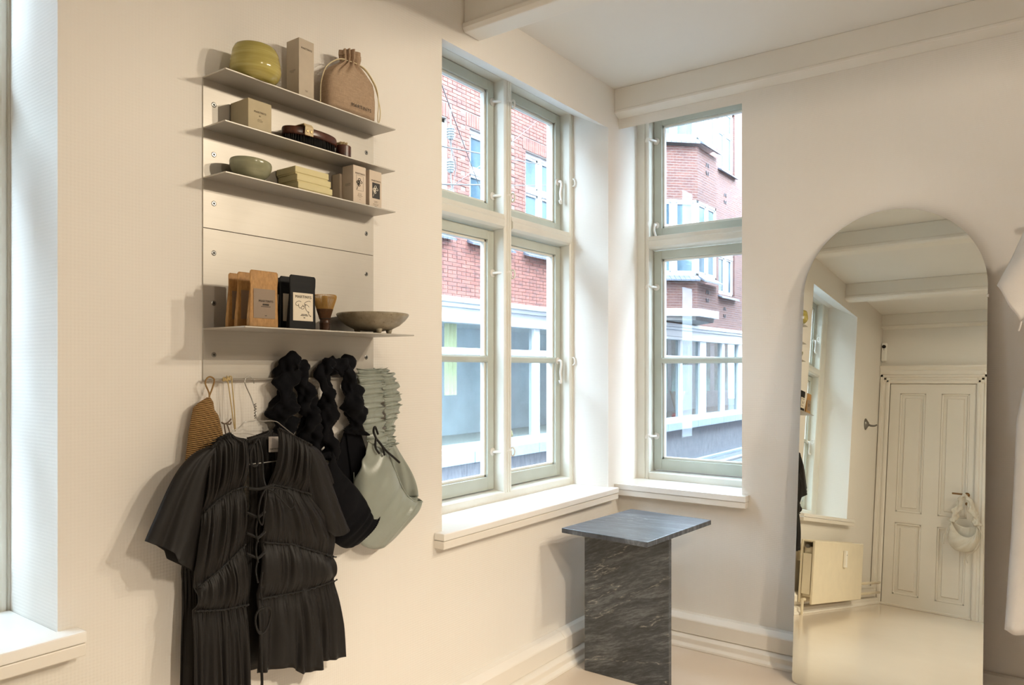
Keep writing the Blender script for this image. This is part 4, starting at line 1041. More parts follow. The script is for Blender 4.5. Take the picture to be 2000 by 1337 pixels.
def lumpy(path, radii, seed, n=26, y_flat=0.75, per=14):
    """scrunched fabric tube: gathered ridges and random lumps"""
    P = smooth_path(path, per); k = len(P); rnd = random.Random(seed)
    R = [(i/(len(radii)-1), r) for i, r in enumerate(radii)]
    ph = [rnd.uniform(0, 6.28) for _ in range(10)]
    mb = MB(); up = Vector((0, 1, 0))
    rows = []
    for i, p in enumerate(P):
        d = (P[min(i+1, k-1)]-P[max(i-1, 0)]).normalized(); a = up.cross(d)
        a = a.normalized() if a.length > 1e-6 else Vector((1, 0, 0)); b = d.cross(a)
        t = i/(k-1); r = interp(R, t)
        if i == 0 or i == k-1: r *= 0.3
        for j in range(n):
            w = 2*pi*j/n
            L_ = t*len(path)
            l = 1+0.30*sin(L_*4.3+1.9*sin(w+ph[0])+ph[1])+0.24*sin(2*w+L_*2.7+ph[2])+0.20*sin(3*w-L_*5.1+ph[3])+0.13*sin(5*w+L_*7.3+ph[4])+0.05*rnd.uniform(-1, 1)
            mb.v.append(tuple(p+a*(r*l*cos(w))+b*(r*l*sin(w)*y_flat)))
    for i in range(k-1):
        for j in range(n): mb.f.append((i*n+j, i*n+(j+1)%n, (i+1)*n+(j+1)%n, (i+1)*n+j))
    mb.f.append(tuple(reversed(range(n)))); mb.f.append(tuple((k-1)*n+j for j in range(n)))
    mb.v = [(x, min(y, -0.003), z) for x, y, z in mb.v]
    return mb
def sack(front, bottom, back, yf, yb, depth, seed, nu=64, nv=22, folds=0.006, ff=(3.1, 5.3, 8.7)):
    """slouchy bag: front opening edge, bottom outline, back edge (left to right), as one U-shaped skin"""
    A = smooth_path([(x, 0, z) for x, z in front], 8); B = smooth_path([(x, 0, z) for x, z in bottom], 8); C = smooth_path([(x, 0, z) for x, z in back], 8)
    W_ = wave(seed, ff)
    def fn(u, v):
        a = curve_at(A, u); b = curve_at(B, u); c = curve_at(C, u)
        end = (1-abs(2*u-1)**3)
        if v < 0.5:
            q = v*2; p = a.lerp(b, q); y = lerp(yf, (yf+yb)/2, q**3)-depth*sin(pi*min(1, q*0.92+0.04))*end
            y -= folds*wsum(W_, u+0.35*q, q*2.0)*(0.4+sin(pi*q))
        else:
            q = (v-0.5)*2; p = b.lerp(c, q); y = lerp((yf+yb)/2, yb, min(1, q*2.2))
            y -= 0.4*folds*wsum(W_, u-0.2*q, q)*q
        return (p.x, min(y, -0.004), p.z)
    return MB().grid(fn, nu, nv*2)

def navy_bags():
    t = thing('ruffled_bag', (-1.92, -0.07, 0.79), 'navy bag with scrunched straps and white inside tag, in front of the green bag', 'bag', 'scrunched strap bags')
    obj('bag_body', sack([(-1.998, 1.10), (-1.973, 1.045), (-1.917, 0.990), (-1.870, 0.938), (-1.835, 0.884), (-1.803, 0.880)],
                         [(-2.03, 1.02), (-2.025, 0.90), (-1.99, 0.830), (-1.94, 0.790), (-1.885, 0.788), (-1.835, 0.82), (-1.802, 0.876)],
                         [(-1.995, 1.085), (-1.965, 1.045), (-1.940, 1.085), (-1.905, 1.158), (-1.875, 1.166), (-1.848, 1.154)], -0.085, -0.035, 0.022, 31), M['navy'], t, smooth=True, solid=0.002)
    # right flank joins the back to the front at the side
    obj('bag_flank', MB().grid(lambda u, v: (lerp(lerp(-1.905, -1.848, u), lerp(-1.86, -1.800, u), v**1.3), -0.040-0.030*sin(pi*v)*u, lerp(1.158-0.004*u, 0.90, v)), 14, 24), M['navy'], t, smooth=True, solid=0.002)
    obj('strap', lumpy([(-1.985, -0.060, 1.07), (-1.978, -0.052, 1.11), (-1.988, -0.046, 1.178), (-1.976, -0.042, 1.241), (-1.990, -0.040, 1.304), (-1.985, -0.038, 1.358), (-1.945, -0.036, 1.362), (-1.899, -0.038, 1.360), (-1.890, -0.042, 1.303), (-1.874, -0.046, 1.237), (-1.868, -0.046, 1.175), (-1.872, -0.045, 1.14)],
                       [0.026, 0.022, 0.024, 0.028, 0.018, 0.027, 0.020, 0.026, 0.018, 0.042, 0.026, 0.032], 41), M['navy'], t, smooth=True)
    o = obj('inside_tag', MB().grid(lambda u, v: (-1.868+0.040*u+0.008*v, -0.082-0.003*u, 0.955-0.012*u-0.055*v+0.01*u*v), 4, 5), M['white_tag'], t, solid=0.0008); tag(o, 'white care tag')
    text('lettering', 'MARTINYS', (-1.848, -0.0865, 0.928), 0.0075, INKS, o, rot=(pi/2, radians(75), 0))
    t = thing('ruffled_bag', (-2.09, -0.03, 0.86), 'navy bag with scrunched straps, its body hidden behind the black blouse', 'bag', 'scrunched strap bags')
    obj('bag_body', sack([(-2.155, 1.08), (-2.12, 1.02), (-2.08, 0.98), (-2.03, 1.03), (-2.005, 1.08)], [(-2.16, 1.0), (-2.14, 0.90), (-2.08, 0.86), (-2.03, 0.90), (-2.0, 1.0)], [(-2.155, 1.08), (-2.12, 1.05), (-2.08, 1.04), (-2.03, 1.05), (-2.005, 1.08)], -0.032, -0.012, 0.006, 32, folds=0.002), M['navy'], t, smooth=True, solid=0.002)
    obj('strap', lumpy([(-2.145, -0.025, 1.07), (-2.135, -0.028, 1.13), (-2.138, -0.034, 1.19), (-2.140, -0.034, 1.24), (-2.128, -0.034, 1.306), (-2.120, -0.036, 1.362), (-2.096, -0.036, 1.360), (-2.074, -0.036, 1.332), (-2.058, -0.034, 1.274), (-2.046, -0.036, 1.228), (-2.040, -0.034, 1.165), (-2.022, -0.028, 1.11), (-2.015, -0.024, 1.07)],
                       [0.026, 0.030, 0.032, 0.036, 0.030, 0.032, 0.024, 0.026, 0.024, 0.032, 0.036, 0.032, 0.026], 42), M['navy'], t, smooth=True)
navy_bags()

def ribbon(path, hw, seed, y_amp=0.006, pleats=3.2, edge=0.010, per=14, nacross=15, shear=0.0):
    """shirred ribbon: tight in the middle, frilled edges"""
    P = smooth_path(path, per); k = len(P); rnd = random.Random(seed); ph = [rnd.uniform(0, 6.28) for _ in range(6)]
    H = [(i/(len(hw)-1), h) for i, h in enumerate(hw)]
    def fn(u, v):
        p = curve_at(P, v); w = 2*u-1; h = interp(H, v)
        s = v*len(path)*pleats
        fr = sin(2*pi*s+1.3*w+ph[0])+0.5*sin(2*pi*s*1.7+ph[1]+2*w)
        fr2 = sin(2*pi*s*0.37+ph[2]+(1.0 if w > 0 else 0))
        x = p.x+w*h*(1+0.10*fr2*abs(w)+0.05*fr*abs(w))
        y = p.y-y_amp*(0.35+0.65*abs(w)**0.8)*fr*0.55-0.006*(1-abs(w))
        z = p.z+edge*abs(w)**2*fr2*0.6+shear*w
        if abs(w) < 0.12: y += 0.003
        return (x, min(y, -0.004), z)
    return MB().grid(fn, nacross, k*3)
def green_bag():
    t = thing('satin_bag', (-1.74, -0.07, 0.755), 'sage green satin bag with frilled straps, nearest the window', 'bag')
    g = M['green']
    obj('bag_body', sack([(-1.850, 1.120), (-1.800, 1.095), (-1.766, 1.078), (-1.728, 1.005), (-1.690, 0.940), (-1.645, 0.900), (-1.598, 0.890)],
                         [(-1.885, 1.00), (-1.895, 0.850), (-1.866, 0.790), (-1.82, 0.760), (-1.765, 0.754), (-1.714, 0.776), (-1.655, 0.813), (-1.612, 0.850), (-1.590, 0.898)],
                         [(-1.846, 1.11), (-1.80, 1.075), (-1.765, 1.068), (-1.735, 1.096), (-1.705, 1.100), (-1.680, 1.092)], -0.080, -0.030, 0.026, 51, folds=0.008, ff=(2.3, 4.9, 7.7)), g, t, smooth=True, solid=0.002)
    obj('bag_flank', MB().grid(lambda u, v: (lerp(lerp(-1.735, -1.678, u), lerp(-1.68, -1.588, u), v**1.2), -0.034-0.035*sin(pi*v*0.8)*u+0.003*sin(u*14+v*5), lerp(1.098-0.006*u, 0.905, v)), 16, 26), g, t, smooth=True, solid=0.002)
    obj('opening_hem', MB().tube([(p.x, -0.084-0.024*(1-abs(2*i/48-1)**3)*0.1, p.z) for i, p in enumerate(smooth_path([(-1.850, 0, 1.120), (-1.800, 0, 1.095), (-1.766, 0, 1.078), (-1.728, 0, 1.005), (-1.690, 0, 0.940), (-1.645, 0, 0.900), (-1.598, 0, 0.890)], 8))], 0.0022, 6), g, t, smooth=True)
    obj('strap', ribbon([(-1.797, -0.028, 1.352), (-1.792, -0.034, 1.33), (-1.793, -0.036, 1.28), (-1.797, -0.038, 1.22), (-1.792, -0.046, 1.16), (-1.785, -0.060, 1.10), (-1.79, -0.072, 1.085)], [0.050, 0.058, 0.057, 0.055, 0.046, 0.042, 0.048], 61), g, t, smooth=True, solid=0.001)
    obj('strap', ribbon([(-1.745, -0.026, 1.352), (-1.715, -0.030, 1.325), (-1.700, -0.034, 1.27), (-1.698, -0.036, 1.22), (-1.708, -0.036, 1.165), (-1.712, -0.034, 1.12), (-1.705, -0.034, 1.09)], [0.030, 0.036, 0.040, 0.038, 0.022, 0.026, 0.034], 62, y_amp=0.008), g, t, smooth=True, solid=0.001)
    for p in ([(-1.820, -0.088, 1.125), (-1.800, -0.094, 1.10), (-1.792, -0.096, 1.07)], [(-1.820, -0.088, 1.125), (-1.785, -0.096, 1.085), (-1.755, -0.098, 1.062), (-1.725, -0.098, 1.040)], [(-1.822, -0.088, 1.13), (-1.83, -0.094, 1.10), (-1.815, -0.096, 1.078)], [(-1.82, -0.088, 1.125), (-1.838, -0.094, 1.15), (-1.83, -0.092, 1.165), (-1.815, -0.09, 1.14)]):
        obj('black_tie', MB().tube(smooth_path(p, 6), 0.0038, 6), M['tie'], t, smooth=True)
green_bag()

def knit_pouch():
    t = thing('knitted_pouch', (-2.39, -0.03, 1.05), 'tan knitted pouch hanging by a cord loop behind the blouse', 'pouch')
    k = NT('tan_knit'); v = k.coord()
    w = k.add('ShaderNodeTexWave', wave_type='BANDS', bands_direction='Z'); w.inputs['Scale'].default_value = 62; w.inputs['Distortion'].default_value = 1.2; w.inputs['Detail'].default_value = 2; w.inputs['Detail Scale'].default_value = 1.5
    k.link(k.mapping(v, rot=(0, radians(-14), 0)), w.inputs['Vector'])
    f = k.noise(k.mapping(v, scale=(420, 420, 120)), 1.0, 2)
    mixf = k.math('ADD', k.math('MULTIPLY', w.outputs['Fac'], 0.75), k.math('MULTIPLY', f, 0.25))
    k.color(k.ramp(mixf, [(0.15, srgb('#5e431f')), (0.45, srgb('#94703f')), (0.8, srgb('#bb9560'))])); k.b.inputs['Roughness'].default_value = 0.85; k.bump(mixf, 0.004, 0.9)
    Lz = [(1.05, -2.447), (1.118, -2.442), (1.193, -2.432), (1.249, -2.419), (1.262, -2.405), (1.275, -2.380)]
    Rz = [(1.05, -2.324), (1.172, -2.335), (1.225, -2.349), (1.241, -2.361), (1.262, -2.363), (1.275, -2.372)]
    def fn(u, v):
        z = lerp(1.05, 1.275, v); l, r = interp(Lz, z), interp(Rz, z); a = 2*pi*u
        x = (l+r)/2+(r-l)/2*cos(a); d = 0.020*min(1, (1.29-z)/0.05)*min(1, (z-1.04)/0.03)
        zz = z+(x+2.38)*0.22*(0.5 if v > 0.85 else 1)*(1-v)
        return (x, -0.030-d*sin(a)*(1 if sin(a) > 0 else 0.9)-0.0012*sin(v*2*pi*34)*max(0, sin(a)), zz)
    obj('pouch_body', MB().grid(fn, 48, 150, cu=True), k.m, t, smooth=True)
    cm = mat('tan_cord', '#8e7044', 0.8)
    obj('hanging_loop', MB().tube(smooth_path([(-2.374, -0.028, 1.262), (-2.373, -0.028, 1.285), (-2.383, -0.026, 1.312), (-2.378, -0.026, 1.326), (-2.368, -0.026, 1.330), (-2.357, -0.026, 1.322), (-2.362, -0.027, 1.303), (-2.372, -0.028, 1.280)], 7), 0.0022, 7), cm, t, smooth=True)
knit_pouch()
def cord_tie():
    t = thing('cream_cord', (-2.31, -0.03, 1.17), 'cream cord tied over the shelf hem between pouch and hanger', 'cord')
    m = mat('cream_cord', '#bba573', 0.8)
    obj('cord_strand', MB().tube(smooth_path([(-2.316, -0.024, 1.328), (-2.314, -0.03, 1.29), (-2.309, -0.034, 1.24), (-2.303, -0.038, 1.186), (-2.301, -0.038, 1.19), (-2.302, -0.034, 1.25), (-2.303, -0.026, 1.31), (-2.303, -0.024, 1.329), (-2.310, -0.024, 1.331)], 7), 0.0016, 7), m, t, smooth=True)
    obj('cord_knot', lumpy([(-2.333, -0.028, 1.325), (-2.326, -0.030, 1.322), (-2.319, -0.030, 1.324), (-2.313, -0.028, 1.327)], [0.004, 0.006, 0.006, 0.004], 71, 10), m, t, smooth=True)
    t = thing('ribbon_bow', (-2.325, -0.03, 1.15), 'small dark ribbon bow above the blouse shoulder', 'ribbon')
    m = mat('taupe_ribbon', '#6b5a4a', 0.6)
    for p in ([(-2.338, -0.030, 1.206), (-2.330, -0.032, 1.202), (-2.322, -0.034, 1.204), (-2.311, -0.034, 1.214)], [(-2.326, -0.032, 1.203), (-2.316, -0.036, 1.200), (-2.312, -0.036, 1.206)], [(-2.332, -0.034, 1.202), (-2.331, -0.036, 1.185), (-2.328, -0.04, 1.160)], [(-2.324, -0.034, 1.202), (-2.320, -0.036, 1.188), (-2.315, -0.04, 1.165)]):
        obj('ribbon_end', MB().tube(smooth_path(p, 6), 0.0022, 6), m, t, smooth=True)
cord_tie()

# ------------------------------------------------------------------ things seen in the mirror
def radiator():
    x0, x1 = -3.83, -2.645; z0, z1 = 0.080, 0.548
    t = thing('radiator', ((x0+x1)/2, -0.1, z0), 'cream flat panel radiator under the window, seen in the mirror', 'radiator')
    m = mat('radiator_enamel', '#ddd2b9', 0.35, var=0.03)
    obj('front_panel', MB().box(x0, x1, -0.165, -0.145, z0, z1), m, t, bevel=0.006)
    obj('rear_panel', MB().box(x0, x1, -0.075, -0.058, z0, z1), m, t, bevel=0.006)
    fin = MB().box(-0.005, 0.005, -0.030, 0.030, 0, z1-z0-0.10); me = fin.mesh('convector_fin'); fix_normals(me)
    for i in range(22): inst('convector_fin', me, m, (x0+0.03+i*(x1-x0-0.06)/21, -0.110, z0+0.05), t)
    obj('top_grille', MB().box(x0+0.01, x1-0.01, -0.140, -0.080, z1-0.014, z1-0.004), m, t, bevel=0.002)
    obj('side_cheek', MB().box(x1-0.004, x1, -0.142, -0.080, z0+0.07, z1-0.10), m, t, bevel=0.001)
    ms = mat('chrome_fitting', '#8d8a84', 0.3, 0.9)
    obj('bleed_fitting', MB().cyl((x1-0.02, -0.11, z1-0.045), (x1+0.012, -0.11, z1-0.045), 0.014, 14), ms, t)
    v = MB().cyl((x1+0.0, -0.11, z0+0.03), (x1+0.05, -0.11, z0+0.03), 0.012, 12).cyl((x1+0.045, -0.11, z0+0.03), (x1+0.045, -0.11, 0.0), 0.010, 12)
    obj('return_pipe', v, m, t, smooth=False)
    obj('valve_body', MB().cyl((x0-0.03, -0.11, z1-0.045), (x0+0.01, -0.11, z1-0.045), 0.013, 14), ms, t)
    obj('thermostat', MB().lathe([(0.0, 0.0), (0.024, 0.0), (0.028, 0.01), (0.028, 0.085), (0.024, 0.105), (0.0, 0.108)], 0, 0, 0, 24), M['white_metal'], t, smooth=True)
    th = t.children[-1]; th.rotation_euler = (0, -pi/2, 0); th.location = (x0-0.028, -0.11, z1-0.045)
    o = obj('heat_meter', MB().box(-3.345, -3.300, -0.188, -0.166, 0.352, 0.486), M['white_metal'], t, bevel=0.005)
    obj('meter_window', MB().cyl((-3.322, -0.188, 0.452), (-3.322, -0.1895, 0.452), 0.004, 12), M['dark'], o)
    for z in (0.20, 0.11):
        obj('feed_pipe', MB().cyl((x0-0.02, -0.11, z), (-4.56, -0.11, z), 0.012, 14), m, t, smooth=True)
        obj('pipe_collar', MB().cyl((x0-0.06, -0.11, z), (x0-0.075, -0.11, z), 0.018, 14), m, t)
    for x in (x0+0.12, x1-0.12): obj('wall_bracket', MB().box(x-0.015, x+0.015, -0.058, -0.0, 0.38, 0.46), m, t)
radiator()
def wall_knob():
    x, z = -4.27, 1.650
    t = thing('wall_hook', (x, 0, z), 'grey metal coat hook on the wall beside the door, in the mirror', 'hook')
    m = mat('grey_cast_metal', '#7f7d78', 0.4, 0.7)
    obj('hook_plate', MB().lathe([(0.0, 0.0), (0.040, 0.0), (0.040, 0.006), (0.026, 0.018), (0.014, 0.030), (0.0, 0.034)], 0, 0, 0, 28), m, t, smooth=True)
    o = t.children[-1]; o.rotation_euler = (pi/2, 0, 0); o.location = (x, -0.0005, z); o.scale = (1, 1.35, 1)
    obj('hook_arm', MB().tube(smooth_path([(x, -0.02, z), (x-0.005, -0.05, z-0.012), (x-0.01, -0.085, z-0.010), (x-0.014, -0.10, z+0.002)], 6), lambda q: 0.011-0.004*q, 10), m, t, smooth=True)
wall_knob()
def alarm_sensor():
    X = XB+0.0; t = thing('motion_sensor', (X, -0.022, 2.335), 'white motion sensor with black lens in the corner over the door', 'sensor')
    o = obj('sensor_body', MB().box(X, X+0.042, -0.055, -0.005, 2.335, 2.525), M['white_metal'], t, bevel=0.012, seg=4)
    bk = mat('black_lens', '#0d0d0e', 0.15)
    obj('sensor_lens', MB().lathe([(0.0, 0.0), (0.019, 0.0), (0.017, 0.008), (0.0, 0.012)], 0, 0, 0, 24), bk, t, smooth=True)
    l = t.children[-1]; l.rotation_euler = (0, pi/2, 0); l.location = (X+0.041, -0.030, 2.482)
    obj('indicator', MB().cyl((X+0.041, -0.030, 2.452), (X+0.043, -0.030, 2.452), 0.004, 12), bk, t)
alarm_sensor()
def door_bag():
    X = XB+0.05
    t = thing('white_cloth_bag', (X, -0.78, 0.56), 'white cloth bag with scrunched straps hanging on the door handle', 'bag')
    m = cloth('white_cotton', '#d8d2c4', 0.85, 0.1)
    def rot(mb): mb.v = [(X+0.012+(-y)*0.9, -0.780-(x), z-0.05) for x, y, z in mb.v]; return mb
    b = sack([(-0.10, 0.89), (-0.07, 0.83), (-0.02, 0.775), (0.04, 0.765), (0.085, 0.80), (0.10, 0.86)], [(-0.115, 0.84), (-0.125, 0.72), (-0.08, 0.645), (0.0, 0.625), (0.07, 0.65), (0.11, 0.73), (0.112, 0.83)], [(-0.10, 0.90), (-0.06, 0.87), (0.0, 0.85), (0.05, 0.86), (0.10, 0.88)], -0.055, -0.01, 0.03, 81, 48, 18)
    obj('bag_body', rot(b), m, t, smooth=True, solid=0.002)
    s = lumpy([(-0.095, -0.035, 0.88), (-0.075, -0.03, 0.95), (-0.05, -0.03, 1.03), (-0.02, -0.03, 1.11), (0.0, -0.03, 1.125), (0.03, -0.03, 1.09), (0.06, -0.03, 1.0), (0.085, -0.03, 0.93), (0.095, -0.035, 0.87)], [0.03, 0.026, 0.024, 0.02, 0.014, 0.02, 0.024, 0.024, 0.03], 82)
    obj('strap', rot(s), m, t, smooth=True)
    for p in ([(-0.10, -0.045, 0.89), (-0.14, -0.05, 0.80), (-0.155, -0.05, 0.68)], [(0.10, -0.045, 0.87), (0.135, -0.05, 0.80), (0.11, -0.05, 0.68), (0.03, -0.05, 0.6), (0.035, -0.05, 0.54)]):
        obj('tie_end', rot(MB().tube(smooth_path(p, 6), 0.004, 6)), m, t, smooth=True)
door_bag()

# ------------------------------------------------------------------ white dresses on a rail at the right edge
def dresses():
    x, yr = -0.45, -1.97
    t = thing('clothes_rail', (x, -2.15, 0), 'slim white clothes rail carrying the white dresses', 'rail')
    m = M['white_metal']
    z = 2.0
    obj('rail_bar', MB().cyl((x, -1.95, z), (x, -3.05, z), 0.011, 14), m, t, smooth=True)
    for y in (-2.62, -3.0):
        obj('rail_post', MB().cyl((x, y, 0.02), (x, y, z), 0.011, 14), m, t, smooth=True)
        obj('rail_foot', MB().cyl((x-0.22, y, 0.012), (x+0.22, y, 0.012), 0.011, 14), m, t, smooth=True)


    def dress(nm, lab, xo, edge, hem, far, mm, seed, sleeve=None, cat='dress'):
        d = thing(nm, (x+xo, yr, hem), lab, cat)
        W_ = wave(seed, (3.1, 5.7, 9.3)); top = max(p[0] for p in edge)
        def skin(side):
            def fn(u, v):
                zz = lerp(top, hem, v); y = lerp(interp(edge, zz), interp(far, zz), u)
                th = 0.035*(sin(pi*u)**0.5)*(0.5+0.5*v)
                return (x+xo+side*th+0.012*v*wsum(W_, u, v*1.5), y, zz+0.006*v*wsum(W_, u, 0))
            return fn
        obj('dress_front', MB().grid(skin(-1), 60, 60), mm, d, smooth=True, solid=0.001)
        obj('dress_back', MB().grid(skin(1), 60, 60), mm, d, smooth=True, solid=0.001)
        if sleeve:
            o_, i_, h_ = sleeve
            def fs(u, v):
                front = u < 0.5; q = u*2 if front else 2-2*u
                a = interp(o_[0], v), interp(o_[1], v); b = interp(i_[0], v), interp(i_[1], v)
                th = sin(pi*q)**0.6*0.03
                return (x+xo+(-th if front else th)+0.006*sin(7*q+4*v), lerp(a[0], b[0], q), lerp(a[1], b[1], q)+0.004*sin(9*q)*v)
            obj('sleeve', MB().grid(fs, 60, 30, cu=True), mm, d, smooth=True, solid=0.001)
            obj('cuff_tie', MB().tube(smooth_path([(x+xo-0.01, h_[0], h_[1]), (x+xo-0.012, h_[0]+0.004, h_[1]-0.02), (x+xo-0.012, h_[0]+0.008, h_[1]-0.032)], 5), 0.003, 6), mm, d, smooth=True)
        obj('hanger_hook', MB().tube(smooth_path([(x+xo, yr-0.12, top-0.01), (x+xo, yr-0.12, z-0.03), (x+xo*0.6, yr-0.12, z+0.0), (x+xo*0.2, yr-0.12, z+0.014), (x-0.016, yr-0.12, z+0.002)], 6), 0.002, 8), mat('galvanised_wire', '#a9a7a2', 0.3, 0.85), d, smooth=True)
    return dress
dress = dresses()
M['linen'] = mat('white_linen', '#e9e6e2', 0.8, var=0.03, vscale=20, bump=0.3, bscale=220, trans=0.35)
M['blush'] = mat('blush_linen', '#e6d7cf', 0.8, var=0.03, vscale=20, bump=0.3, bscale=220, trans=0.3)
dress('white_dress', 'white linen dress with loose sleeve at the picture edge', 0.0,
      [(0.455, -1.721), (0.686, -1.734), (0.775, -1.74), (1.177, -1.755), (1.213, -1.762), (1.299, -1.777), (1.54, -1.801), (1.794, -1.82), (1.889, -1.909)], 0.455,
      [(0.455, -2.226), (1.299, -2.163), (1.794, -2.137), (1.889, -2.074)], M['linen'], 91,
      sleeve=(([(0, -1.864), (0.25, -1.788), (0.6, -1.74), (1, -1.699)], [(0, 1.889), (0.25, 1.851), (0.6, 1.727), (1, 1.639)]), ([(0, -1.871), (0.5, -1.845), (1, -1.767)], [(0, 1.794), (0.5, 1.642), (1, 1.509)]), (-1.769, 1.512)))
dress('blush_dress', 'longer blush linen dress hanging behind the white dress', 0.095,
      [(0.017, -1.769), (0.335, -1.776), (1.287, -1.82), (1.769, -1.845), (1.889, -1.909)], 0.10,
      [(0.455, -2.226), (1.299, -2.163), (1.794, -2.137), (1.889, -2.074)], M['blush'], 92)

# ------------------------------------------------------------------ outside: street and brick building opposite
D = 6.4; ZS = -1.15
def street():
    t = NT('asphalt'); v = t.coord(); f = t.noise(v, 60, 4)
    t.color(t.ramp(f, [(0.3, srgb('#55585e')), (0.7, srgb('#70747a'))])); t.b.inputs['Roughness'].default_value = 0.8
    tag(obj('street', MB().box(-20, 60, -40, D+0.2, ZS-0.3, ZS), t.m), 'grey asphalt street below the windows', 'street', kind='structure')
    kerb = mat('granite_kerb', '#9a9a98', 0.8)
    tag(obj('street_kerb', MB().box(-16, 34, D-1.05, D-0.9, ZS, ZS+0.06), kerb, bevel=0.01), 'pale granite kerb along the shop opposite', 'kerb', kind='structure')
street()
def building():
    t = thing('brick_building', (8, D, ZS), 'red brick building with white shopfront across the street', 'building')
    BT = brick_mat('brick_bond'); BG = brick_mat('facing_brick', True)
    mortar = mat('lime_mortar', '#a89c94', 0.95, var=0.08, vscale=30)
    wp = mat('white_joinery', '#d3d6d8', 0.4, var=0.02)
    slate = NT('slate_tile'); v = slate.coord(); f = slate.noise(v, 14, 3)
    slate.color(slate.ramp(f, [(0.3, srgb('#4a4e58')), (0.7, srgb('#767b86'))])); slate.b.inputs['Roughness'].default_value = 0.45
    grey = mat('shop_interior', '#dde3e8', 0.8, var=0.1, vscale=2)
    pane_m = NT('street_pane'); pane_m.color(srgb('#8fa5b0')); pane_m.b.inputs['Roughness'].default_value = 0.12; pane_m.b.inputs['Specular IOR Level'].default_value = 0.2
    pv = pane_m.coord(); pf = pane_m.noise(pane_m.mapping(pv, scale=(1.3, 1, 0.35)), 1.6, 3, 0.5, 0.6)
    pane_m.color(pane_m.ramp(pf, [(0.35, srgb('#465a66')), (0.65, srgb('#71858f'))]))
    cur = mat('net_curtain', '#cfd8dc', 0.9, var=0.08, vscale=8)
    base_m = NT('base_render'); bv = base_m.coord(); bf = base_m.noise(base_m.mapping(bv, scale=(14, 14, 2)), 2, 4)
    base_m.color(base_m.ramp(bf, [(0.3, srgb('#77777c')), (0.7, srgb('#98989c'))])); base_m.b.inputs['Roughness'].default_value = 0.85
    # upper wall with window openings; a stretch in front of the double window carries modelled bricks
    first = [(4.75, 5.969), (6.564, 7.689), (8.253, 9.42), (10.3, 11.5), (18.42, 19.80), (22.0, 23.3), (2.2, 3.4), (-0.3, 0.9), (-3.0, -1.8)]
    holes = [(a, b, 3.64, 5.56) for a, b in first]+[(a, b, 7.47, 9.4) for a, b in first if a > 12]
    BX0, BX1, BZ0, BZ1 = 4.9, 9.5, 2.56, 7.0
    EV = 7.3  # unseen eaves set low so more sky light reaches the room
    bond = holed(MB(), FL, -14, BX0, 2.2, EV, D, D+0.3, holes); bond = holed(bond, FL, BX1, 12.4, 2.2, EV, D, D+0.3, holes); bond = holed(bond, FL, 12.4, 30, 2.2, 11.0, D, D+0.3, holes); bond = holed(bond, FL, BX0, BX1, BZ1, EV, D, D+0.3, holes)
    obj('upper_wall', bond, BT, t)
    w2 = holed(MB(), FL, BX0, BX1, 2.2, BZ1, D+0.008, D+0.3, holes)
    obj('mortar_wall', w2, mortar, t)
    bk = MB().box(-0.114, 0.114, -0.012, 0.02, -0.0285, 0.0285).mesh('brick'); fix_normals(bk); bk.materials.append(BG)
    hb = MB().box(-0.054, 0.054, -0.012, 0.02, -0.0285, 0.0285).mesh('brick'); fix_normals(hb); hb.materials.append(BG)
    sb = MB().box(-0.0285, 0.0285, -0.012, 0.02, -0.114, 0.114).mesh('brick'); fix_normals(sb); sb.materials.append(BG)
    spots = []
    row = 0; z = BZ0+0.034
    rr = random.Random(4)
    hz = [(a, b) for a, b in first]
    while z < BZ1:
        header = row % 4 == 2; step = 0.12 if header else 0.24; x = BX0+(0.06 if header else (0.0 if row % 2 else 0.12))
        while x < BX1:
            hw = 0.06 if header else 0.12
            cut = any(a-hw+0.012 < x < b+hw-0.012 and 3.56 < z < 5.82 for a, b in hz)
            near = None
            if cut:     # half bats close the jambs beside an opening
                for a, b in hz:
                    for c in (a-0.056, b+0.056):
                        if abs(x-c) < hw and not (5.56 < z < 5.82) : near = c
            if not cut: spots.append((x, z, hb if header else bk))
            elif near is not None and not any(a-0.04 < near < b+0.04 for a, b in hz): spots.append((near, z, hb))
            x += step
        z += 0.0667; row += 1
    for a, b in hz:      # soldier course over each opening
        x = a-0.06
        while x < b+0.08:
            if BX0 < x < BX1: spots.append((x, 5.692, sb))
            x += 0.0667
    # the bricks seen through the double window come first
    cx, cy = CAM[0], CAM[1]
    def seen(p):
        k = (D-cy); x_, z_, _ = p; q = cx+(x_-cx)*(0.3-cy)/k
        zz = CAM[2]+(z_-CAM[2])*(0.3-cy)/k
        vis = (-1.06 < q < -0.80) or (-0.64 < q < -0.24)
        return (0 if vis and 0.9 < zz < 2.62 else 1, abs(z_-4.4))
    spots.sort(key=seen)
    for x, z, me in spots[:300]: inst('brick', me, BG, (x+rr.uniform(-.002, .002), D+0.004+rr.uniform(-.003, .003), z), t)
    rest = MB()
    for x, z, me in spots[300:]:
        hx, hz_ = (0.114, 0.0285) if me is bk else ((0.054, 0.0285) if me is hb else (0.0285, 0.114)); dy = rr.uniform(-.003, .003)
        rest.box(x-hx, x+hx, D-0.008+dy, D+0.02, z-hz_, z+hz_)
    tag(obj('brickwork', rest, BG, t, normals=False), 'further courses of red brick', kind='stuff')
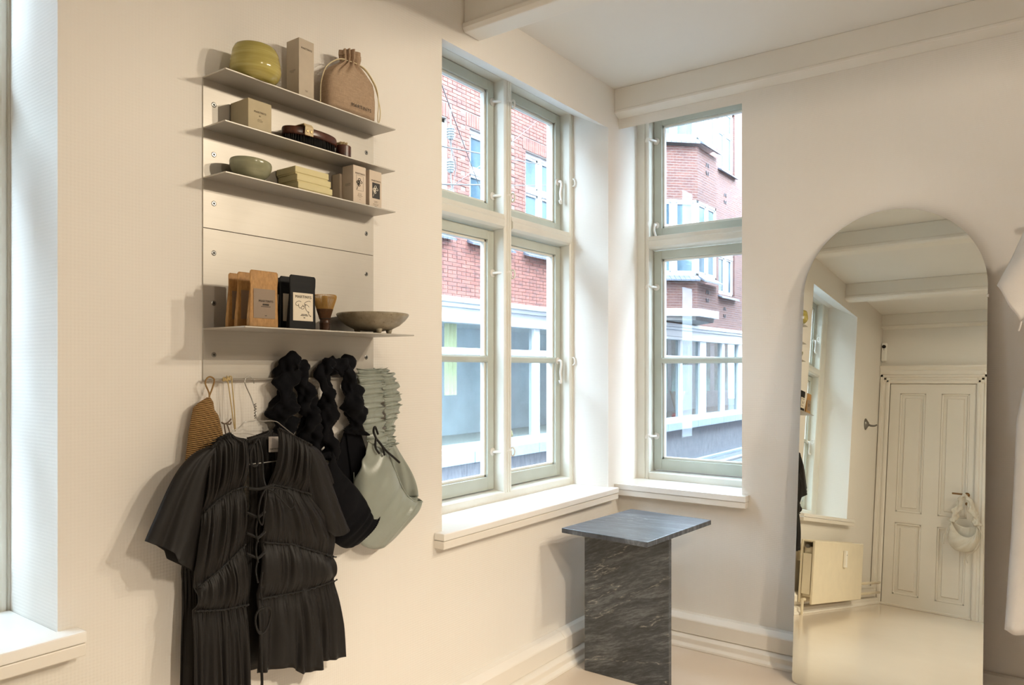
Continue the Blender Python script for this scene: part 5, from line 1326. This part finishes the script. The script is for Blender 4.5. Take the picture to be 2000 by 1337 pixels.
    # casement windows
    def casement(a, b, z0, z1, y=None, par=t, mid=True, F=FL, d=D):
        y0 = d+0.06
        w = MB(); fw = 0.075
        for q in ((a, a+fw, z0, z1), (b-fw, b, z0, z1), (a, b, z0, z0+fw), (a, b, z1-fw, z1)): w.prism([(q[0], q[2]), (q[1], q[2]), (q[1], q[3]), (q[0], q[3])], lambda p, q_, c: F(p, c, q_), y0, y0+0.1)
        zt = lerp(z0, z1, 0.62); m_ = (a+b)/2
        w.prism([(a, zt-0.05), (b, zt-0.05), (b, zt+0.05), (a, zt+0.05)], lambda p, q_, c: F(p, c, q_), y0-0.01, y0+0.09)
        if mid: w.prism([(m_-0.06, z0), (m_+0.06, z0), (m_+0.06, z1), (m_-0.06, z1)], lambda p, q_, c: F(p, c, q_), y0-0.005, y0+0.09)
        o = obj('casement_window', w, wp, par, bevel=0.006, seg=1)
        cs = [(a+fw, m_-0.06), (m_+0.06, b-fw)] if mid else [(a+fw, b-fw)]
        for c0, c1 in cs:
            for e0, e1 in ((z0+fw, zt-0.05), (zt+0.05, z1-fw)):
                fr = MB(); g = 0.045
                for q in ((c0, c0+g, e0, e1), (c1-g, c1, e0, e1), (c0, c1, e0, e0+g), (c0, c1, e1-g, e1)): fr.prism([(q[0], q[2]), (q[1], q[2]), (q[1], q[3]), (q[0], q[3])], lambda p, q_, c: F(p, c, q_), y0+0.015, y0+0.07)
                obj('casement_frame', fr, wp, o)
                obj('pane', MB().prism([(c0+g, e0+g), (c1-g, e0+g), (c1-g, e1-g), (c0+g, e1-g)], lambda p, q_, c: F(p, c, q_), y0+0.04, y0+0.05), pane_m.m, o)
        return o
    tile = MB().prism([(0.0, 0.0), (-0.22, -0.10), (-0.22, -0.135), (0.0, -0.06)], lambda p, q, a: (a, p, q), -0.055, 0.055).mesh('slate_tile'); fix_normals(tile); tile.materials.append(slate.m)
    for a, b in first:
        casement(a, b, 3.64, 5.56)
        if a > 12: casement(a, b, 7.47, 9.4)
        if 4 < a < 9 or a > 18:
            for zz in ((3.64, 7.47) if a > 18 else (3.64,)):
                x = a-0.02
                while x < b+0.06: inst('slate_tile', tile, slate.m, (x, D+0.08, zz), t); x += 0.116
    obj('eaves_gutter', MB().box(-14, 12.4, D-0.18, D+0.4, EV, EV+0.14), slate.m, t, bevel=0.02)
    # iron wall anchors
    iron = mat('wall_iron', '#3a3336', 0.6)
    def anchor(F, a, z, d):
        mb = MB()
        for sx in (-1, 1):
            for sz in (-1, 1): mb.prism([(a+sx*0.05, z+sz*0.06), (a+sx*0.10, z+sz*0.06), (a+sx*0.06, z+sz*0.16), (a+sx*0.03, z+sz*0.15)], lambda p, q, c: F(p, c, q), d-0.02, d+0.01)
        return mb
    for a, z in ((17.55, 6.75), (18.95, 6.60), (17.4, 3.25), (18.9, 3.10)): obj('wall_anchor', anchor(FL, a, z, D), iron, t)
    # three-sided bay
    bx0, bx1, p = 13.66, 15.86, 0.9; yf = D-p
    def wedge(name, z0, z1, out, m, par=t):
        poly = [(bx0-out*0.4, D), (bx0+p-out*0.4, yf-out), (bx1+out*0.4, yf-out), (bx1+p+out*0.4, D)]
        return obj(name, MB().prism(poly, lambda a, b, z: (a, b, z), z0, z1), m, par)
    wedge('bay_apron', 2.89, 3.56, 0.0, BT); wedge('bay_apron', 5.64, 6.99, 0.0, BT); wedge('bay_apron', 9.2, 11.0, 0.0, BT)
    wedge('bay_corbel', 2.70, 2.89, 0.06, wp); wedge('bay_underside', 2.60, 2.70, -0.06, mat('bay_soffit', '#8e8a86', 0.9))
    for z0, z1 in ((3.72, 5.64), (7.17, 9.2)):
        wedge('bay_glazing', z0, z1, -0.10, wp)
        # corner posts and sash frames on the oblique and the front face
        for (A, B) in (((bx0, D), (bx0+p, yf)), ((bx0+p, yf), (bx1, yf))):
            A = Vector((*A, 0)); B = Vector((*B, 0)); L = (B-A).length; u = (B-A)/L; nrm = Vector((u.y, -u.x, 0))
            Fq = lambda a, d, z, A=A, u=u, nrm=nrm: tuple(A+u*a-nrm*d+Vector((0, 0, z)))
            half = L/2
            casement(0.02, L-0.02, z0, z1, F=Fq, d=-0.06)
        # slate apron under the bay window
        for (A, B) in (((bx0, D), (bx0+p, yf)), ((bx0+p, yf), (bx1, yf))):
            A = Vector((*A, 0)); B = Vector((*B, 0)); L = (B-A).length; u = (B-A)/L; nrm = Vector((u.y, -u.x, 0)); k = int(L/0.125)
            for i in range(k):
                c = A+u*((i+0.5)*L/k)+nrm*0.03; 
                inst('slate_tile', tile, slate.m, (c.x, c.y, z0+0.0), t, rot=(0, 0, math.atan2(u.y, u.x)), scale=(L/k/0.116, 0.75, 1.15))
    for (A, B, q) in (((bx0, D), (bx0+p, yf), 0.75), ((bx0+p, yf), (bx1, yf), 0.42)):
        A = Vector((*A, 0)); B = Vector((*B, 0)); L = (B-A).length; u = (B-A)/L; nrm = Vector((u.y, -u.x, 0))
        Fq = lambda a, d, z, A=A, u=u, nrm=nrm: tuple(A+u*a-nrm*d+Vector((0, 0, z)))
        if q == 0.42:
            for z in (6.55, 3.25): obj('wall_anchor', anchor(Fq, L*0.5, z, 0.0), iron, t)
    # shopfront
    for z0, z1, o in ((2.47, 2.56, 0.20), (2.40, 2.47, 0.14), (2.22, 2.40, 0.06), (2.14, 2.22, 0.10)):
        obj('cornice', MB().box(-13, 30, D-o, D+0.2, z0, z1), wp, t, bevel=0.012)
    obj('transom_rail', MB().box(-13, 30, D-0.05, D+0.08, 1.60, 1.72), wp, t, bevel=0.012)
    obj('sill_rail', MB().box(-13, 30, D-0.06, D+0.1, -0.02, 0.07), wp, t, bevel=0.012)
    pil = [(-4.0, -3.7), (-1.2, -0.9), (1.7, 2.0), (4.55, 4.85), (8.51, 8.70), (11.4, 11.7), (14.1, 14.35), (15.48, 15.64), (16.87, 17.33), (18.60, 18.82), (20.04, 20.38), (23.0, 23.3), (26, 26.4)]
    for a, b in pil: obj('shop_pillar', MB().box(a, b, D-0.04, D+0.1, 0.05, 2.15), wp, t, bevel=0.01)
    edges = [-13]+[e for ab in pil for e in ab]+[30]
    for i in range(0, len(edges), 2):
        a, b = edges[i], edges[i+1]
        obj('shop_pane', MB().box(a, b, D+0.03, D+0.04, 0.06, 1.61), M['shop_glass'], t); obj('shop_pane', MB().box(a, b, D+0.03, D+0.04, 1.71, 2.15), M['shop_glass'], t)
    obj('shop_back_wall', MB().box(-13, 30, D+1.8, D+1.9, -1.0, 2.3), grey, t)
    obj('shop_floor', MB().box(-13, 30, D+0.05, D+1.8, -0.1, 0.0), mat('shop_floor_wood', '#b9b3a8', 0.6), t); obj('shop_ceiling', MB().box(-13, 30, D+0.05, D+1.8, 2.2, 2.3), mat('shop_ceiling_paint', '#d5d9dc', 0.8), t)
    for a, b, m_ in ((6.25, 6.55, 'cream'), (15.7, 16.8, 'net'), (14.4, 15.4, 'net'), (17.4, 18.5, 'net'), (18.9, 20.0, 'net')):
        pm = mat('cream_blind', '#d9d5a8', 0.9) if m_ == 'cream' else mat('sea_curtain', '#a9c2ba', 0.9, var=0.2, vscale=9)
        obj('shop_curtain', MB().grid(lambda u, v, a=a, b=b: (lerp(a, b, u), D+0.30+0.025*sin(u*60*(b-a)), lerp(0.7 if m_ == 'net' else 0.9, 2.15, v)), 90, 2), pm, t, solid=0.004)
    st = MB()
    ledge = MB().box(-0.47, 0.47, D-0.42, D-0.02, -0.20, -0.02).mesh('ledge_slab'); fix_normals(ledge)
    lm = mat('bluestone_ledge', '#a3b3bf', 0.5, var=0.08)
    for i in range(44): inst('ledge_slab', ledge, lm, (-13+0.48+i*0.96, 0, 0), t)
    obj('base_wall', MB().box(-13, 30, D-0.30, D+0.1, ZS, -0.20), base_m.m, t)
    obj('base_plinth', MB().box(-13, 30, D-0.40, D+0.1, ZS, ZS+0.08), lm, t, bevel=0.01)
M['shop_glass'] = glass('shop_window_glass', (0.90, 0.94, 0.94), 0.02)
building()
def shop_goods():
    """things standing in the shop window opposite"""
    t = thing('table_lamp', (6.15, D+0.55, 0.0), 'blue domed table lamp in the shop window opposite', 'lamp')
    bm = mat('blue_lamp_enamel', '#7fa6d6', 0.4); cm = mat('cream_ceramic', '#d8d2bd', 0.5)
    obj('lamp_base', MB().lathe([(0.0, 0.0), (0.14, 0.0), (0.13, 0.03), (0.04, 0.06), (0.03, 0.35), (0.05, 0.42), (0.0, 0.42)], 6.15, D+0.55, 0.0, 24), cm, t, smooth=True)
    obj('lamp_shade', MB().lathe([(0.0, 0.62), (0.08, 0.61), (0.17, 0.54), (0.22, 0.42), (0.21, 0.42), (0.16, 0.52), (0.0, 0.59)], 6.15, D+0.55, 0.0, 28), bm, t, smooth=True)
    for nm, x, col, lab, w, h in (('pink_cushion', 7.95, '#cdb0b8', 'pink cushion lying in the shop window opposite', 0.30, 0.20), ('straw_basket', 8.25, '#c2a977', 'straw basket in the shop window opposite, beside the white pillar', 0.16, 0.18)):
        mb = MB().lathe([(0.0, 0.0), (w*0.9, 0.0), (w, h*0.4), (w*0.85, h*0.85), (w*0.3, h), (0.0, h*0.96)], x, D+0.45, 0.0, 24, 1.0, 0.7)
        tag(obj(nm, mb, mat(nm+'_weave', col, 0.85, var=0.15, vscale=30), smooth=True), lab, nm.split('_')[1])
    t = thing('bouquet_cone', (15.95, D+0.25, 0.0), 'paper cone with red flowers in the shop window opposite', 'bouquet')
    obj('paper_wrap', MB().lathe([(0.0, 0.12), (0.05, 0.12), (0.22, 0.75), (0.21, 0.75), (0.04, 0.14), (0.0, 0.14)], 15.95, D+0.25, 0.0, 20), mat('kraft_wrap', '#b3a79a', 0.8), t, smooth=True)
    obj('flower_heads', MB().lathe([(0.0, 0.0), (0.14, 0.0), (0.17, 0.06), (0.12, 0.13), (0.0, 0.14)], 15.95, D+0.25, 0.0, 14), mat('red_petals', '#c5443f', 0.7, var=0.3, vscale=40), t, smooth=True)
shop_goods()
def insulators():
    x, y = -0.22, 2.0          # hung from a wire in the street
    t = thing('insulator_string', (0.0, 2.0, 2.6), 'string of white porcelain insulators hanging outside the double window', 'insulator')
    pm = mat('porcelain', '#8f9593', 0.2); wm = mat('cable_grey', '#8a8a88', 0.5)
    X = IX
    for z in (3.16, 2.90, 2.66):
        pr = [(0.0, 0.0), (0.016, 0.0), (0.026, 0.012)]
        for k in range(4): pr += [(0.020, 0.016+k*0.020), (0.033, 0.022+k*0.020), (0.031, 0.029+k*0.020)]
        pr += [(0.018, 0.10), (0.024, 0.108), (0.0, 0.112)]
        obj('insulator', MB().lathe(pr, X, y, z, 22), pm, t, smooth=True)
    obj('cable', MB().tube(smooth_path([(X, y, 3.405), (X, y, 3.20), (X+0.01, y, 3.05), (X, y, 2.90), (X+0.012, y, 2.78), (X, y, 2.66), (X, y, 2.45)], 6), 0.006, 8), wm, t, smooth=True)
    obj('cable', MB().tube(smooth_path([(X-0.02, y, 3.15), (X+0.02, y-0.01, 3.05), (X+0.05, y-0.01, 2.95), (X+0.02, y-0.01, 2.80), (X+0.03, y-0.01, 2.65), (X+0.08, y-0.01, 2.48)], 6), 0.004, 8), wm, t, smooth=True)
    dk = mat('dark_wire', '#57524f', 0.6)
    for a, b, lab in (((X-2.436, y-1.624, 3.38), (X+6.6, y+4.4, 3.55), 'thin cable from which the porcelain insulators hang'),
                      ((0.985, 2.0, 2.80), (8.72, 6.4, 6.29), 'thin dark cable slanting up across the brick wall outside'),
                      ((-1.47, 0.376, 2.30), (10.68, 6.4, 5.70), 'upper level cable stretched in front of the brick wall outside'),
                      ((-1.47, 0.376, 2.092), (10.68, 6.4, 5.424), 'lower level cable stretched in front of the brick wall outside')):
        P = [Vector(a).lerp(Vector(b), i/12)+Vector((0, 0, -0.03*sin(pi*i/12))) for i in range(13)]
        tag(obj('overhead_cable', MB().tube(P, 0.0045, 6), dk, smooth=True), lab, 'cable', 'cables over the street')
IX = 0.965
insulators()
def own_house():
    """outer brick skin of the corner house that holds the shop, up to its eaves"""
    m = brick_mat('own_brick'); t = thing('outer_wall', (-3, 0.37, ZS), 'brick outside of the corner house around the shop windows', 'wall', kind='structure')
    sk = holed(MB(), FL, -14, 0.376, ZS, 2.97, 0.361, 0.376, [(-1.402, -0.115, 0.70, 2.70), (-3.877, -2.738, 0.70, 2.70)])
    obj('street_skin', sk, m, t)
    obj('side_skin', holed(MB(), FR, -6.0, 0.376, ZS, 2.97, 0.361, 0.376, [(-0.656, 0.0, 0.70, 2.735)]), m, t)
    obj('upper_floors', MB().box(-14, 0.376, -6.0, 0.376, 2.97, 8.6), m, t)  # unseen storeys, put in to shade the street and the facade opposite
own_house()
def shading_house():
    """unseen brick house past the side lane, added to shade the facade opposite"""
    t = thing('shading_house', (20, 0, ZS), 'unseen brick house past the lane, added to shade the facade opposite', 'building', kind='structure')
    m = bpy.data.materials['own_brick']; wp = bpy.data.materials['white_joinery']; pm = bpy.data.materials['street_pane']
    holes = [(x, x+1.2, z, z+1.8) for x in (7.0, 9.4, 11.8, 14.2, 16.6, 19.0, 21.4, 23.8, 26.2) for z in (0.2, 3.6, 6.4)]
    obj('street_front', holed(MB(), FL, 6.0, 36, ZS, 8.6, 0.10, 0.376, holes), m, t)
    obj('house_body', MB().box(6.0, 36, -9.0, 0.10, ZS, 8.6), m, t)
    for a, b, z0, z1 in holes:
        w = MB(); f = 0.08; c = (a+b)/2
        for q in ((a, a+f, z0, z1), (b-f, b, z0, z1), (a, b, z0, z0+f), (a, b, z1-f, z1), (c-0.05, c+0.05, z0, z1), (a, b, z0+1.1, z0+1.2)): w.box(q[0], q[1], 0.22, 0.30, q[2], q[3])
        o = obj('casement_window', w, wp, t)
        obj('pane', MB().box(a+0.02, b-0.02, 0.24, 0.25, z0+0.02, z1-0.02), pm, o)
shading_house()
